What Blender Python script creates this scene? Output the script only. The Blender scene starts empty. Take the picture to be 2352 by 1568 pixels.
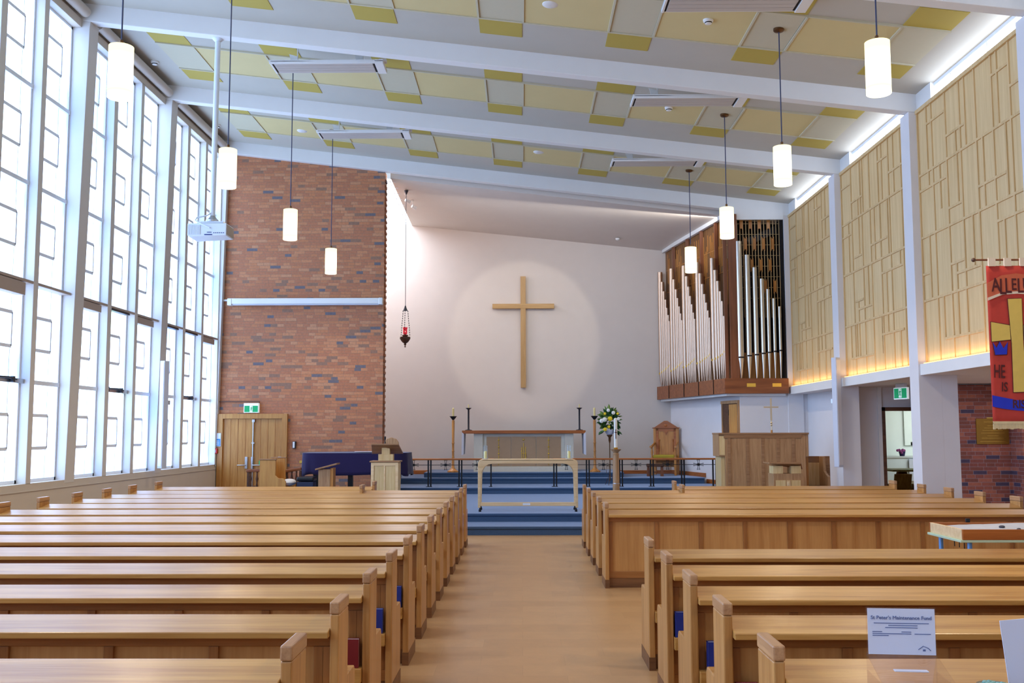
import bpy, math, random
from mathutils import Vector, Matrix
random.seed(7)
PI = math.pi
S = bpy.context.scene
C = S.collection

# ---------------------------------------------------------------- mesh helpers
class MB:
    """collects shapes, then links them as ONE mesh object"""
    def __init__(s): s.v = []; s.f = []; s.sm = []
    def add(s, vs, fs, smooth=False):
        b = len(s.v); s.v += [tuple(p) for p in vs]
        for f in fs: s.f.append(tuple(i + b for i in f)); s.sm.append(smooth)
        return s
    def box(s, x0, x1, y0, y1, z0, z1, rz=0, rx=0, ry=0, piv=None):
        vs = [Vector((x, y, z)) for x in (x0, x1) for y in (y0, y1) for z in (z0, z1)]
        if rz or rx or ry:
            p = Vector(piv) if piv else Vector(((x0+x1)/2, (y0+y1)/2, (z0+z1)/2))
            m = Matrix.Rotation(rz, 3, 'Z') @ Matrix.Rotation(ry, 3, 'Y') @ Matrix.Rotation(rx, 3, 'X')
            vs = [m @ (v - p) + p for v in vs]
        return s.add(vs, [(0,1,3,2),(4,6,7,5),(0,4,5,1),(2,3,7,6),(0,2,6,4),(1,5,7,3)])
    def prism(s, poly, a0, a1, axis='y', off=None):
        """poly in the two other axes (x,z for y / y,z for x / x,y for z)"""
        n = len(poly)
        def P(u, w, a):
            return {'y': (u, a, w), 'x': (a, u, w), 'z': (u, w, a)}[axis]
        vs = [P(u, w, a0) for u, w in poly] + [P(u, w, a1) for u, w in poly]
        fs = [tuple(range(n)), tuple(range(2*n-1, n-1, -1))]
        for i in range(n):
            j = (i+1) % n; fs.append((i, i+n, j+n, j))
        return s.add(vs, fs)
    def tube(s, pts, r, n=10, cap=True):
        """round bar through points; r = radius or list"""
        pts = [Vector(p) for p in pts]
        rs = r if isinstance(r, (list, tuple)) else [r]*len(pts)
        vs = []; fs = []
        ref = None
        for i, p in enumerate(pts):
            d = (pts[min(i+1, len(pts)-1)] - pts[max(i-1, 0)]).normalized()
            if ref is None:
                ref = Vector((0,0,1)) if abs(d.z) < .9 else Vector((1,0,0))
            a = d.cross(ref).normalized(); b = d.cross(a).normalized(); ref = a.cross(d).normalized() if False else ref
            for k in range(n):
                t = 2*PI*k/n; vs.append(p + a*math.cos(t)*rs[i] + b*math.sin(t)*rs[i])
        for i in range(len(pts)-1):
            for k in range(n):
                k2 = (k+1) % n
                fs.append((i*n+k, i*n+k2, (i+1)*n+k2, (i+1)*n+k))
        s.add(vs, fs, True)
        if cap:
            m = len(pts)-1
            s.add(vs[:n], [tuple(range(n-1, -1, -1))]); s.add(vs[m*n:], [tuple(range(n))])
        return s
    def lathe(s, prof, x=0, y=0, z=0, n=20):
        """prof = [(r, z)...] bottom to top round the z axis"""
        vs = []; fs = []
        for r, h in prof:
            for k in range(n):
                t = 2*PI*k/n; vs.append((x + r*math.cos(t), y + r*math.sin(t), z + h))
        for i in range(len(prof)-1):
            for k in range(n):
                k2 = (k+1) % n
                fs.append((i*n+k, i*n+k2, (i+1)*n+k2, (i+1)*n+k))
        s.add(vs, fs, True)
        if prof[0][0] > 1e-4: s.add(vs[:n], [tuple(range(n-1, -1, -1))])
        if prof[-1][0] > 1e-4: s.add(vs[-n:], [tuple(range(n))])
        return s
    def ball(s, x, y, z, rx, ry=None, rz=None, n=12, m=8):
        ry = ry or rx; rz = rz or rx
        vs = [(x, y, z-rz)]; fs = []
        for i in range(1, m):
            p = -PI/2 + PI*i/m
            for k in range(n):
                t = 2*PI*k/n
                vs.append((x+rx*math.cos(p)*math.cos(t), y+ry*math.cos(p)*math.sin(t), z+rz*math.sin(p)))
        vs.append((x, y, z+rz)); L = len(vs)-1
        for k in range(n):
            k2 = (k+1) % n
            fs.append((0, 1+k2, 1+k)); fs.append((L, L-n+k, L-n+k2))
            for i in range(m-2): fs.append((1+i*n+k, 1+i*n+k2, 1+(i+1)*n+k2, 1+(i+1)*n+k))
        return s.add(vs, fs, True)
    def quad(s, a, b, c, d): return s.add([a, b, c, d], [(0,1,2,3)])
    def build(s, name, mat, parent=None, bevel=0, label=None, seg=2, recalc=True):
        me = bpy.data.meshes.new(name); me.from_pydata(s.v, [], s.f)
        me.polygons.foreach_set('use_smooth', s.sm)
        if recalc:
            import bmesh
            bm = bmesh.new(); bm.from_mesh(me); bmesh.ops.remove_doubles(bm, verts=bm.verts, dist=1e-5)
            bmesh.ops.recalc_face_normals(bm, faces=bm.faces); bm.to_mesh(me); bm.free()
        if any(s.sm):
            try: me.set_sharp_from_angle(angle=math.radians(40))
            except Exception: pass
        me.materials.append(mat); me.update()
        o = bpy.data.objects.new(name, me); C.objects.link(o)
        if parent: o.parent = parent
        if bevel:
            b = o.modifiers.new('bevel', 'BEVEL'); b.width = bevel; b.segments = seg; b.limit_method = 'ANGLE'
        if label: o['label'] = label
        return o

def tag(o, label, cat, group=None):
    o['label'] = label; o['category'] = cat
    if group: o['group'] = group
    return o
def thing(name, label, cat, loc=(0,0,0), rz=0, group=None):
    o = bpy.data.objects.new(name, None); C.objects.link(o)
    o.empty_display_size = .1; o.location = loc; o.rotation_euler = (0, 0, rz)
    return tag(o, label, cat, group)
def struct(name, loc=(0,0,0)):
    o = bpy.data.objects.new(name, None); C.objects.link(o); o.location = loc; o['kind'] = 'structure'
    return o
def st(mb, name, mat, bevel=0):
    o = mb.build(name, mat, None, bevel); o['kind'] = 'structure'; return o
def copy_tree(o, parent=None):
    c = o.copy(); C.objects.link(c); c.parent = parent
    for ch in list(o.children): copy_tree(ch, c)
    return c
def text(s, name, mat, parent, loc, size, rot=(PI/2, 0, 0), align='CENTER', ext=.001, bold=0, sx=1):
    cu = bpy.data.curves.new(name, 'FONT'); cu.body = s; cu.size = size; cu.align_x = align; cu.align_y = 'CENTER'
    cu.extrude = ext; cu.offset = bold; cu.resolution_u = 3
    t = bpy.data.objects.new(name, cu); C.objects.link(t)
    dg = bpy.context.evaluated_depsgraph_get(); dg.update()
    me = bpy.data.meshes.new_from_object(t.evaluated_get(dg)); bpy.data.objects.remove(t)
    me.materials.clear(); me.materials.append(mat)
    o = bpy.data.objects.new(name, me); C.objects.link(o); o.parent = parent
    o.location = loc; o.rotation_euler = rot; o.scale = (sx, 1, 1)
    return o

# ---------------------------------------------------------------- materials
def lin(c):
    def f(v):
        v /= 255.; return v/12.92 if v <= .04045 else ((v+.055)/1.055)**2.4
    return (f(c[0]), f(c[1]), f(c[2]), 1)
def new(name):
    m = bpy.data.materials.new(name); m.use_nodes = True
    return m, m.node_tree, m.node_tree.nodes['Principled BSDF']
def plain(name, col, rough=.5, metal=0, noise=0, spec=.5, sheen=0, coat=0):
    m, t, b = new(name)
    b.inputs['Base Color'].default_value = lin(col); b.inputs['Roughness'].default_value = rough
    b.inputs['Metallic'].default_value = metal; b.inputs['Specular IOR Level'].default_value = spec
    if sheen: b.inputs['Sheen Weight'].default_value = sheen; b.inputs['Sheen Roughness'].default_value = .4
    if coat: b.inputs['Coat Weight'].default_value = coat
    n = t.nodes.new('ShaderNodeTexNoise'); tc = t.nodes.new('ShaderNodeTexCoord')
    n.inputs['Scale'].default_value = 3 if not noise else 14
    t.links.new(tc.outputs['Object'], n.inputs['Vector'])
    r = t.nodes.new('ShaderNodeMapRange'); k = noise or .03
    r.inputs['To Min'].default_value = 1-k; r.inputs['To Max'].default_value = 1+k
    t.links.new(n.outputs['Fac'], r.inputs['Value'])
    h = t.nodes.new('ShaderNodeHueSaturation'); h.inputs['Color'].default_value = lin(col)
    t.links.new(r.outputs['Result'], h.inputs['Value']); t.links.new(h.outputs['Color'], b.inputs['Base Color'])
    return m
def glow(name, col, s):
    m, t, b = new(name)
    b.inputs['Base Color'].default_value = lin(col); b.inputs['Emission Color'].default_value = lin(col)
    b.inputs['Emission Strength'].default_value = s
    return m
def wood(name, c1, c2, axis='x', rough=.38, scale=1.0, bump=.05, vary=.10, spec=.5):
    m, t, b = new(name); N = t.nodes; L = t.links
    tc = N.new('ShaderNodeTexCoord'); mp = N.new('ShaderNodeMapping')
    oi = N.new('ShaderNodeObjectInfo')
    st_ = {'x': (.5, 9, 9), 'y': (9, .5, 9), 'z': (9, 9, .5)}[axis]
    mp.inputs['Scale'].default_value = [q*scale for q in st_]
    off = N.new('ShaderNodeVectorMath'); off.operation = 'SCALE'; off.inputs[0].default_value = (7, 11, 13)
    L.new(oi.outputs['Random'], off.inputs['Scale']); L.new(off.outputs['Vector'], mp.inputs['Location'])
    L.new(tc.outputs['Object'], mp.inputs['Vector'])
    n1 = N.new('ShaderNodeTexNoise'); n1.inputs['Scale'].default_value = 1.6; n1.inputs['Detail'].default_value = 4
    n1.inputs['Distortion'].default_value = .6
    n2 = N.new('ShaderNodeTexNoise'); n2.inputs['Scale'].default_value = 9; n2.inputs['Detail'].default_value = 2
    L.new(mp.outputs['Vector'], n1.inputs['Vector']); L.new(mp.outputs['Vector'], n2.inputs['Vector'])
    mx = N.new('ShaderNodeMath'); mx.operation = 'MULTIPLY_ADD'; mx.inputs[1].default_value = .35
    L.new(n2.outputs['Fac'], mx.inputs[0]); L.new(n1.outputs['Fac'], mx.inputs[2])
    cr = N.new('ShaderNodeValToRGB'); cr.color_ramp.elements[0].position = .42; cr.color_ramp.elements[1].position = .85
    cr.color_ramp.elements[0].color = lin(c2); cr.color_ramp.elements[1].color = lin(c1)
    L.new(mx.outputs[0], cr.inputs['Fac'])
    hs = N.new('ShaderNodeHueSaturation'); mr = N.new('ShaderNodeMapRange')
    mr.inputs['To Min'].default_value = 1-vary; mr.inputs['To Max'].default_value = 1+vary
    L.new(oi.outputs['Random'], mr.inputs['Value']); L.new(mr.outputs['Result'], hs.inputs['Value'])
    L.new(cr.outputs['Color'], hs.inputs['Color']); L.new(hs.outputs['Color'], b.inputs['Base Color'])
    b.inputs['Roughness'].default_value = rough; b.inputs['Specular IOR Level'].default_value = spec
    if bump:
        bp = N.new('ShaderNodeBump'); bp.inputs['Strength'].default_value = bump; bp.inputs['Distance'].default_value = .01
        L.new(n2.outputs['Fac'], bp.inputs['Height']); L.new(bp.outputs['Normal'], b.inputs['Normal'])
    return m
def brick(name, ramp, mortar, w=.245, h=.0685):
    m, t, b = new(name); N = t.nodes; L = t.links
    tc = N.new('ShaderNodeTexCoord'); sp = N.new('ShaderNodeSeparateXYZ'); L.new(tc.outputs['Object'], sp.inputs[0])
    ad = N.new('ShaderNodeMath'); ad.operation = 'ADD'; L.new(sp.outputs['X'], ad.inputs[0]); L.new(sp.outputs['Y'], ad.inputs[1])
    # every course shifts by its own amount, as hand-laid stretchers and headers do
    fl = N.new('ShaderNodeMath'); fl.operation = 'DIVIDE'; L.new(sp.outputs['Z'], fl.inputs[0]); fl.inputs[1].default_value = h
    f2 = N.new('ShaderNodeMath'); f2.operation = 'FLOOR'; L.new(fl.outputs[0], f2.inputs[0])
    wn = N.new('ShaderNodeTexWhiteNoise'); wn.noise_dimensions = '1D'; L.new(f2.outputs[0], wn.inputs['W'])
    a2 = N.new('ShaderNodeMath'); a2.operation = 'MULTIPLY_ADD'; L.new(wn.outputs['Value'], a2.inputs[0]); a2.inputs[1].default_value = .2
    L.new(ad.outputs[0], a2.inputs[2])
    cb = N.new('ShaderNodeCombineXYZ'); L.new(a2.outputs[0], cb.inputs['X']); L.new(sp.outputs['Z'], cb.inputs['Y'])
    bt = N.new('ShaderNodeTexBrick'); L.new(cb.outputs[0], bt.inputs['Vector'])
    bt.inputs['Scale'].default_value = 1; bt.inputs['Brick Width'].default_value = w; bt.inputs['Row Height'].default_value = h
    bt.inputs['Mortar Size'].default_value = .0034; bt.inputs['Mortar Smooth'].default_value = .3
    bt.offset_frequency = 2; bt.squash = .62; bt.squash_frequency = 3
    bt.inputs['Color1'].default_value = (0,0,0,1); bt.inputs['Color2'].default_value = (1,1,1,1); bt.inputs['Mortar'].default_value = (.5,.5,.5,1)
    cr = N.new('ShaderNodeValToRGB'); cr.color_ramp.interpolation = 'CONSTANT'
    e = cr.color_ramp.elements
    e[0].position = ramp[0][0]; e[0].color = lin(ramp[0][1]); e[1].position = ramp[1][0]; e[1].color = lin(ramp[1][1])
    for p, c in ramp[2:]: q = e.new(p); q.color = lin(c)
    L.new(bt.outputs['Color'], cr.inputs['Fac'])
    nz = N.new('ShaderNodeTexNoise'); nz.inputs['Scale'].default_value = 22; nz.inputs['Detail'].default_value = 4
    L.new(tc.outputs['Object'], nz.inputs['Vector'])
    mr = N.new('ShaderNodeMapRange'); mr.inputs['To Min'].default_value = .72; mr.inputs['To Max'].default_value = 1.25; L.new(nz.outputs['Fac'], mr.inputs['Value'])
    hs = N.new('ShaderNodeHueSaturation'); L.new(cr.outputs['Color'], hs.inputs['Color']); L.new(mr.outputs['Result'], hs.inputs['Value'])
    mx = N.new('ShaderNodeMix'); mx.data_type = 'RGBA'; L.new(bt.outputs['Fac'], mx.inputs['Factor'])
    L.new(hs.outputs['Color'], mx.inputs[6]); mx.inputs[7].default_value = lin(mortar)
    L.new(mx.outputs[2], b.inputs['Base Color']); b.inputs['Roughness'].default_value = .85
    bp = N.new('ShaderNodeBump'); bp.invert = True; bp.inputs['Strength'].default_value = .6; bp.inputs['Distance'].default_value = .01
    L.new(bt.outputs['Fac'], bp.inputs['Height']); L.new(bp.outputs['Normal'], b.inputs['Normal'])
    return m
def cork(name):
    m, t, b = new(name); N = t.nodes; L = t.links
    tc = N.new('ShaderNodeTexCoord'); bt = N.new('ShaderNodeTexBrick'); L.new(tc.outputs['Object'], bt.inputs['Vector'])
    bt.inputs['Scale'].default_value = 1; bt.inputs['Brick Width'].default_value = .61; bt.inputs['Row Height'].default_value = .305
    bt.inputs['Mortar Size'].default_value = .0012; bt.inputs['Bias'].default_value = 0
    bt.inputs['Color1'].default_value = lin((180,138,92)); bt.inputs['Color2'].default_value = lin((192,150,102)); bt.inputs['Mortar'].default_value = lin((168,128,84))
    nz = N.new('ShaderNodeTexNoise'); nz.inputs['Scale'].default_value = 5; nz.inputs['Detail'].default_value = 8; nz.inputs['Roughness'].default_value = .75
    L.new(tc.outputs['Object'], nz.inputs['Vector'])
    mr = N.new('ShaderNodeMapRange'); mr.inputs['To Min'].default_value = .8; mr.inputs['To Max'].default_value = 1.2; L.new(nz.outputs['Fac'], mr.inputs['Value'])
    hs = N.new('ShaderNodeHueSaturation'); L.new(bt.outputs['Color'], hs.inputs['Color']); L.new(mr.outputs['Result'], hs.inputs['Value'])
    L.new(hs.outputs['Color'], b.inputs['Base Color']); b.inputs['Roughness'].default_value = .33
    return m
def carpet_mat(name, col):
    m, t, b = new(name); N = t.nodes; L = t.links
    tc = N.new('ShaderNodeTexCoord'); nz = N.new('ShaderNodeTexNoise'); nz.inputs['Scale'].default_value = 90; nz.inputs['Detail'].default_value = 3
    L.new(tc.outputs['Object'], nz.inputs['Vector'])
    mr = N.new('ShaderNodeMapRange'); mr.inputs['To Min'].default_value = .75; mr.inputs['To Max'].default_value = 1.25; L.new(nz.outputs['Fac'], mr.inputs['Value'])
    hs = N.new('ShaderNodeHueSaturation'); hs.inputs['Color'].default_value = lin(col); L.new(mr.outputs['Result'], hs.inputs['Value'])
    L.new(hs.outputs['Color'], b.inputs['Base Color']); b.inputs['Roughness'].default_value = .95
    b.inputs['Sheen Weight'].default_value = 1; b.inputs['Sheen Roughness'].default_value = .28; b.inputs['Sheen Tint'].default_value = lin((205,218,240))
    return m
def fake_glass(name, tint=(255,255,255), alpha=.15, rough=.03):
    m, t, b = new(name); N = t.nodes; L = t.links
    tr = N.new('ShaderNodeBsdfTransparent'); tr.inputs['Color'].default_value = lin(tint)
    gl = N.new('ShaderNodeBsdfGlossy'); gl.inputs['Roughness'].default_value = rough
    fr = N.new('ShaderNodeLayerWeight'); fr.inputs['Blend'].default_value = .25
    pw = N.new('ShaderNodeMath'); pw.operation = 'POWER'; pw.inputs[1].default_value = 3; L.new(fr.outputs['Facing'], pw.inputs[0])
    ad = N.new('ShaderNodeMath'); ad.operation = 'MULTIPLY_ADD'; ad.inputs[1].default_value = .5; ad.inputs[2].default_value = alpha; L.new(pw.outputs[0], ad.inputs[0])
    mx = N.new('ShaderNodeMixShader'); L.new(ad.outputs[0], mx.inputs['Fac']); L.new(tr.outputs[0], mx.inputs[1]); L.new(gl.outputs[0], mx.inputs[2])
    L.new(mx.outputs[0], N['Material Output'].inputs['Surface'])
    return m
def pane_mat(name, s):
    """frosted daylight pane: lit by the sky outside, faint green and blue where trees and sky show through"""
    m, t, b = new(name); N = t.nodes; L = t.links
    tc = N.new('ShaderNodeTexCoord'); nz = N.new('ShaderNodeTexNoise'); nz.inputs['Scale'].default_value = 1.3; nz.inputs['Detail'].default_value = 2
    L.new(tc.outputs['Object'], nz.inputs['Vector'])
    cr = N.new('ShaderNodeValToRGB'); e = cr.color_ramp.elements
    e[0].position = .34; e[0].color = lin((140,184,250)); e[1].position = .47; e[1].color = lin((180,209,255))
    q = e.new(.62); q.color = lin((184,213,255)); q = e.new(.74); q.color = lin((192,236,218))
    L.new(nz.outputs['Fac'], cr.inputs['Fac'])
    em = N.new('ShaderNodeEmission'); em.inputs['Strength'].default_value = s
    L.new(cr.outputs['Color'], em.inputs['Color']); L.new(em.outputs[0], N['Material Output'].inputs['Surface'])
    return m

M = {}
M['white'] = plain('white_paint', (232,232,230), .55)
M['cream_wall'] = plain('cream_wall', (222,212,202), .8)
M['lav_wall'] = plain('pale_wall', (226,224,226), .75)
M['beige'] = plain('beige_paint', (208,200,190), .7)
M['ceil'] = plain('ceiling_cream', (192,188,176), .85)
M['yel'] = plain('panel_yellow', (212,196,142), .85)
M['crm'] = plain('panel_cream', (200,194,168), .85, noise=.02)
M['och'] = plain('panel_ochre', (186,166,78), .85)
M['pew'] = wood('pew_wood', (200,152,84), (162,110,50), 'x', .28, 1.0)
M['pewz'] = wood('pew_wood_upright', (200,148,86), (164,110,54), 'z', .33, 1.2)
M['pewcap'] = wood('pew_cap_wood', (196,152,108), (164,118,80), 'y', .3, 2)
M['plinth'] = wood('plinth_wood', (128,84,46), (96,60,30), 'x', .5)
M['panelz'] = wood('pew_panel_wood', (206,152,88), (180,122,62), 'z', .38, .8)
M['stile'] = wood('pew_stile_wood', (168,110,56), (138,84,38), 'z', .38, 1.2)
M['rail'] = wood('pew_rail_wood', (172,114,58), (140,88,40), 'x', .36, 1)
M['rimu'] = wood('rimu_wood', (206,146,74), (164,98,40), 'z', .35, 1.3)
M['crosswood'] = wood('cross_wood', (206,166,108), (184,142,84), 'z', .45, 1.3)
M['crosswoodx'] = wood('cross_arm_wood', (204,164,106), (182,140,82), 'x', .45, 1.3, vary=.02)
M['rimux'] = wood('rimu_wood_long', (186,110,50), (150,80,32), 'x', .35, 1.3)
M['oak'] = wood('oak_wood', (190,148,104), (158,114,74), 'z', .45, 2.2)
M['oakx'] = wood('oak_wood_long', (176,132,92), (140,98,62), 'x', .45, 1.8)
M['pale'] = wood('pale_ash_wood', (232,204,150), (212,176,116), 'z', .42, 2)
M['palex'] = wood('pale_ash_long', (236,206,160), (220,184,132), 'x', .42, 1.4)
M['door'] = wood('door_wood', (204,150,78), (176,116,52), 'z', .4, 1.6)
M['orgwood'] = wood('organ_case_wood', (150,88,48), (112,60,30), 'x', .4, 1)
M['orgz'] = wood('organ_post_wood', (140,84,52), (104,58,34), 'z', .4, 1)
M['orgscreen'] = wood('organ_screen_wood', (134,92,50), (78,50,26), 'z', .45, 2.2)
M['timber'] = wood('wall_panel_timber', (232,202,150), (216,182,126), 'z', .5, .9, vary=.04)
M['batten'] = wood('batten_timber', (226,194,142), (208,174,120), 'z', .5, 1, vary=.03)
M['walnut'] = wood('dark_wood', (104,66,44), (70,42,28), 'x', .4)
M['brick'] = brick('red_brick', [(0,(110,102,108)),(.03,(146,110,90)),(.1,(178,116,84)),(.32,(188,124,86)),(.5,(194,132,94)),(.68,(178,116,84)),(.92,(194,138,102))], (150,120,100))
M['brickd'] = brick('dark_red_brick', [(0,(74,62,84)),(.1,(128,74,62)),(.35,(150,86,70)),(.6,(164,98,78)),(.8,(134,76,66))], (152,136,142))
M['cork'] = cork('cork_floor')
M['carpet'] = carpet_mat('blue_carpet', (66,92,126))
M['metal'] = plain('brushed_steel', (190,192,196), .3, 1)
M['pipe'] = plain('organ_pipe_metal', (214,204,190), .3, 1)
M['pipew'] = plain('organ_pipe_warm_metal', (208,184,162), .4, 1)
M['stoolblue'] = plain('stool_dark_blue', (24,36,66), .5)
M['black'] = plain('black_iron', (28,28,32), .5, .3)
M['iron'] = plain('dark_iron', (56,58,66), .5, .4)
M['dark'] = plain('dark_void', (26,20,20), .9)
M['brass'] = plain('brass', (216,176,84), .28, 1)
M['palebrass'] = plain('pale_brass', (230,212,176), .35, .7)
M['gold'] = plain('gold_leaf', (240,206,96), .3, .8)
M['plaque'] = plain('bronze_plaque', (150,112,44), .35, .7, noise=.12)
M['bronze'] = plain('bronze_fitting', (110,78,48), .4, .8)
def shade_mat():
    m, t, b = new('lamp_shade_glow'); N = t.nodes; L = t.links
    tc = N.new('ShaderNodeTexCoord'); sp = N.new('ShaderNodeSeparateXYZ'); L.new(tc.outputs['Object'], sp.inputs[0])
    cr = N.new('ShaderNodeValToRGB'); e = cr.color_ramp.elements
    mr = N.new('ShaderNodeMapRange'); mr.inputs['From Max'].default_value = .545; L.new(sp.outputs['Z'], mr.inputs['Value']); L.new(mr.outputs['Result'], cr.inputs['Fac'])
    e[0].position = 0; e[0].color = (2.4, 2.2, 1.5, 1); e[1].position = 1; e[1].color = (1.9, 1.75, 1.0, 1)
    for p, c in ((.12, (1.8, 1.66, .95, 1)), (.3, (3, 2.75, 2.0, 1)), (.6, (3, 2.75, 2.0, 1)), (.85, (1.9, 1.74, 1.0, 1))):
        q = e.new(p); q.color = c
    em = N.new('ShaderNodeEmission'); em.inputs['Strength'].default_value = 1.1
    L.new(cr.outputs['Color'], em.inputs['Color']); L.new(em.outputs[0], N['Material Output'].inputs['Surface'])
    return m
M['shade'] = shade_mat()
M['red'] = glow('ruby_glass', (220,40,60), .5)
M['pane'] = pane_mat('frosted_pane', 6.6)
M['sky'] = glow('bright_glazing', (215,230,255), 11.0)
M['roof_sky'] = glow('roof_light', (232,240,255), 13.0)
M['rear_fill'] = glow('rear_fill_glow', (215,230,255), .45)  # glow of the added rear window, fill for faces turned to the camera
M['led'] = glow('warm_led', (255,190,110), 3.0)
M['bar'] = plain('glazing_bar_paint', (232,240,252), .5)
M['vent'] = plain('grey_blind', (176,162,152), .6)
M['heat'] = plain('heater_panel', (196,190,184), .45)
M['reveal'] = plain('reveal_paint', (214,212,210), .6)
M['spk'] = plain('speaker_grey', (206,212,226), .5)
M['purple'] = plain('purple_velvet', (30,16,66), .9, sheen=.22)
M['pianoblk'] = plain('piano_black', (16,16,20), .3)
M['candle'] = plain('candle_wax', (240,222,150), .5)
M['wax'] = plain('white_wax', (240,236,226), .5)
M['stone'] = plain('altar_stone', (226,220,204), .7, noise=.05)
M['frontal'] = plain('altar_panel', (188,156,122), .28, .2, noise=.04)
M['cloth'] = plain('white_cloth', (226,228,240), .85)
M['olive'] = plain('olive_cushion', (176,156,46), .85)
M['cushion'] = plain('white_cushion', (232,228,224), .9)
M['leaf'] = plain('leaf_green', (44,92,44), .55, noise=.25)
M['leaf2'] = plain('leaf_light', (120,150,66), .6, noise=.2)
M['fly'] = plain('petal_yellow', (246,216,40), .6)
M['flw'] = plain('petal_white', (244,244,236), .6)
M['glass'] = fake_glass('clear_glass', (246,250,252), .05)
M['acryl'] = fake_glass('acrylic', (252,250,252), .05)
M['paper'] = plain('paper_white', (226,232,250), .6)
M['ink'] = plain('ink_blue', (96,112,160), .7)
M['green'] = plain('exit_green', (0,150,84), .5)
M['signw'] = glow('exit_white', (240,248,246), .35)
M['signg'] = glow('exit_green_lit', (0,150,90), .5)
M['bluesign'] = plain('sign_blue', (46,140,206), .5)
M['redbox'] = plain('call_point_red', (206,44,44), .5)
M['bred'] = plain('banner_red', (196,66,54), .9, noise=.12)
M['borange'] = plain('banner_orange', (206,104,72), .9, noise=.08)
M['bgold'] = plain('banner_gold', (226,196,98), .85, noise=.08)
M['bblue'] = plain('banner_blue', (38,54,196), .85, noise=.1)
M['bdark'] = plain('banner_lettering', (86,34,36), .9)
M['fringe'] = plain('banner_fringe', (222,202,156), .9, noise=.15)
M['linen'] = plain('linen_tab', (232,214,190), .9)
M['bookblue'] = plain('book_blue', (24,44,128), .5)
M['bookred'] = plain('book_red', (120,20,24), .5)
M['pages'] = plain('book_pages', (236,232,222), .8)
M['sand'] = plain('grey_sand', (196,198,206), .95, noise=.12)
M['pebble'] = plain('dark_pebble', (60,64,76), .5)
M['mint'] = plain('mint_edge', (186,206,176), .5)
M['bluetube'] = plain('blue_steel_tube', (110,160,220), .4, .4)
M['kitchen'] = plain('kitchen_wall', (232,238,232), .7)
M['kcab'] = plain('kitchen_cupboard', (214,226,230), .4)
M['bench'] = plain('bench_top', (200,206,206), .35)
M['pot'] = plain('stone_pot', (140,128,112), .7, noise=.1)
M['succ'] = plain('succulent', (132,176,168), .6, noise=.12)
M['wire'] = plain('cable_blue_grey', (60,66,96), .6)
M['wtube'] = plain('white_tube', (226,236,246), .4)
M['foliage'] = glow('daylit_garden', (196,226,140), .9)
# ================================================================ THE ROOM
YR, YB = -3.5, 27.0                       # rear wall, chancel wall
SL = -.1192
zb = lambda x: 7.378 + SL*x               # underside of the roof beams
zc = lambda x: 7.668 + SL*x               # ceiling
BY = [15.37 + 3.77*k for k in range(-5, 3)]   # near faces of the beams, 0.35 wide

m = MB(); m.box(-7.3, 14, YR-.2, 31.2, -.3, 0); floor = st(m, 'floor', M['cork'])
# chancel steps: carpeted platforms
m = MB()
def nosed(x0, x1, y0, y1, z0, z1):
    m.box(x0, x1, y0+.02, y1, z0, z1-.035); m.box(x0, x1, y0, y1, z1-.035, z1)
nosed(-5.75, 5.0, 16.43, 17.6, 0, .14); nosed(-5.75, 5.0, 17.3, 22.3, 0, .28); m.box(-5.2, 5.0, 22.3, 22.85, 0, .28)
nosed(-3.15, 4.9, 22.8, 24.5, .0, .42); nosed(-3.15, 4.42, 24.5, 27, 0, .56); nosed(-2.42, 2.5, 24.85, 27, .5, .68)
m.box(-5.2, -3.15, 22.8, 23.02, 0, .28)
st(m, 'floor_chancel_steps', M['carpet'])

# ---- ceiling with its coloured panels
ceil = struct('ceiling')
m = MB()
m.prism([(-7.3, zc(-7.3)), (6.5, zc(6.5)), (6.5, zc(6.5)+.25), (-7.3, zc(-7.3)+.25)], YR, 23.26)
m.build('ceiling_board', M['ceil'], ceil)
def sheet(x0, x1, y0, y1, t, mat, name):
    q = MB(); q.prism([(x0, zc(x0)-t), (x1, zc(x1)-t), (x1, zc(x1)), (x0, zc(x0))], y0, y1)
    return q.build(name, mat, ceil)
XS = [-6.34 + 1.906*i for i in range(7)]          # left edges of the narrow columns, 0.64 wide
for k, y0 in enumerate(BY[:-1]):
    if y0 < 7: continue
    a = y0 + .35; mid0, mid1 = a + 1.04, a + 2.26; e0, e1 = a + .45, a + 2.85
    for i, x in enumerate(XS):
        if x < 5.2: sheet(x, x+.64, mid0, mid1, .012, M['crm'], 'cream_panel')
        if 1:
            sheet(x, x+.64, e0, mid0, .008, M['och'], 'ochre_panel'); sheet(x, x+.64, mid1, e1, .008, M['och'], 'ochre_panel')
        if x > 5.2: sheet(x, x+.64, mid0, mid1, .012, M['crm'], 'cream_panel')
        x2 = x+.64
        if i < 6: sheet(x2, x2+1.266, mid0, mid1, .016, M['yel'], 'yellow_panel')
        if i < 6:
            for xx in (x2, x2+1.25): sheet(xx, xx+.03, mid0, mid1, .03, M['crm'], 'panel_strip')
    sheet(XS[0], XS[6]+.64, mid0-.015, mid0+.015, .03, M['crm'], 'panel_strip')
    sheet(XS[0], XS[6]+.64, mid1-.015, mid1+.015, .03, M['crm'], 'panel_strip')

# ---- roof beams
for y0 in BY:
    m = MB()
    m.prism([(-7.15, zb(-7.15)), (6.42, zb(6.42)), (6.42, zc(6.42)+.02), (-7.15, zc(-7.15)+.02)], y0, y0+.2)
    b = st(m, 'ceiling_beam', M['white'], .01)

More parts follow.
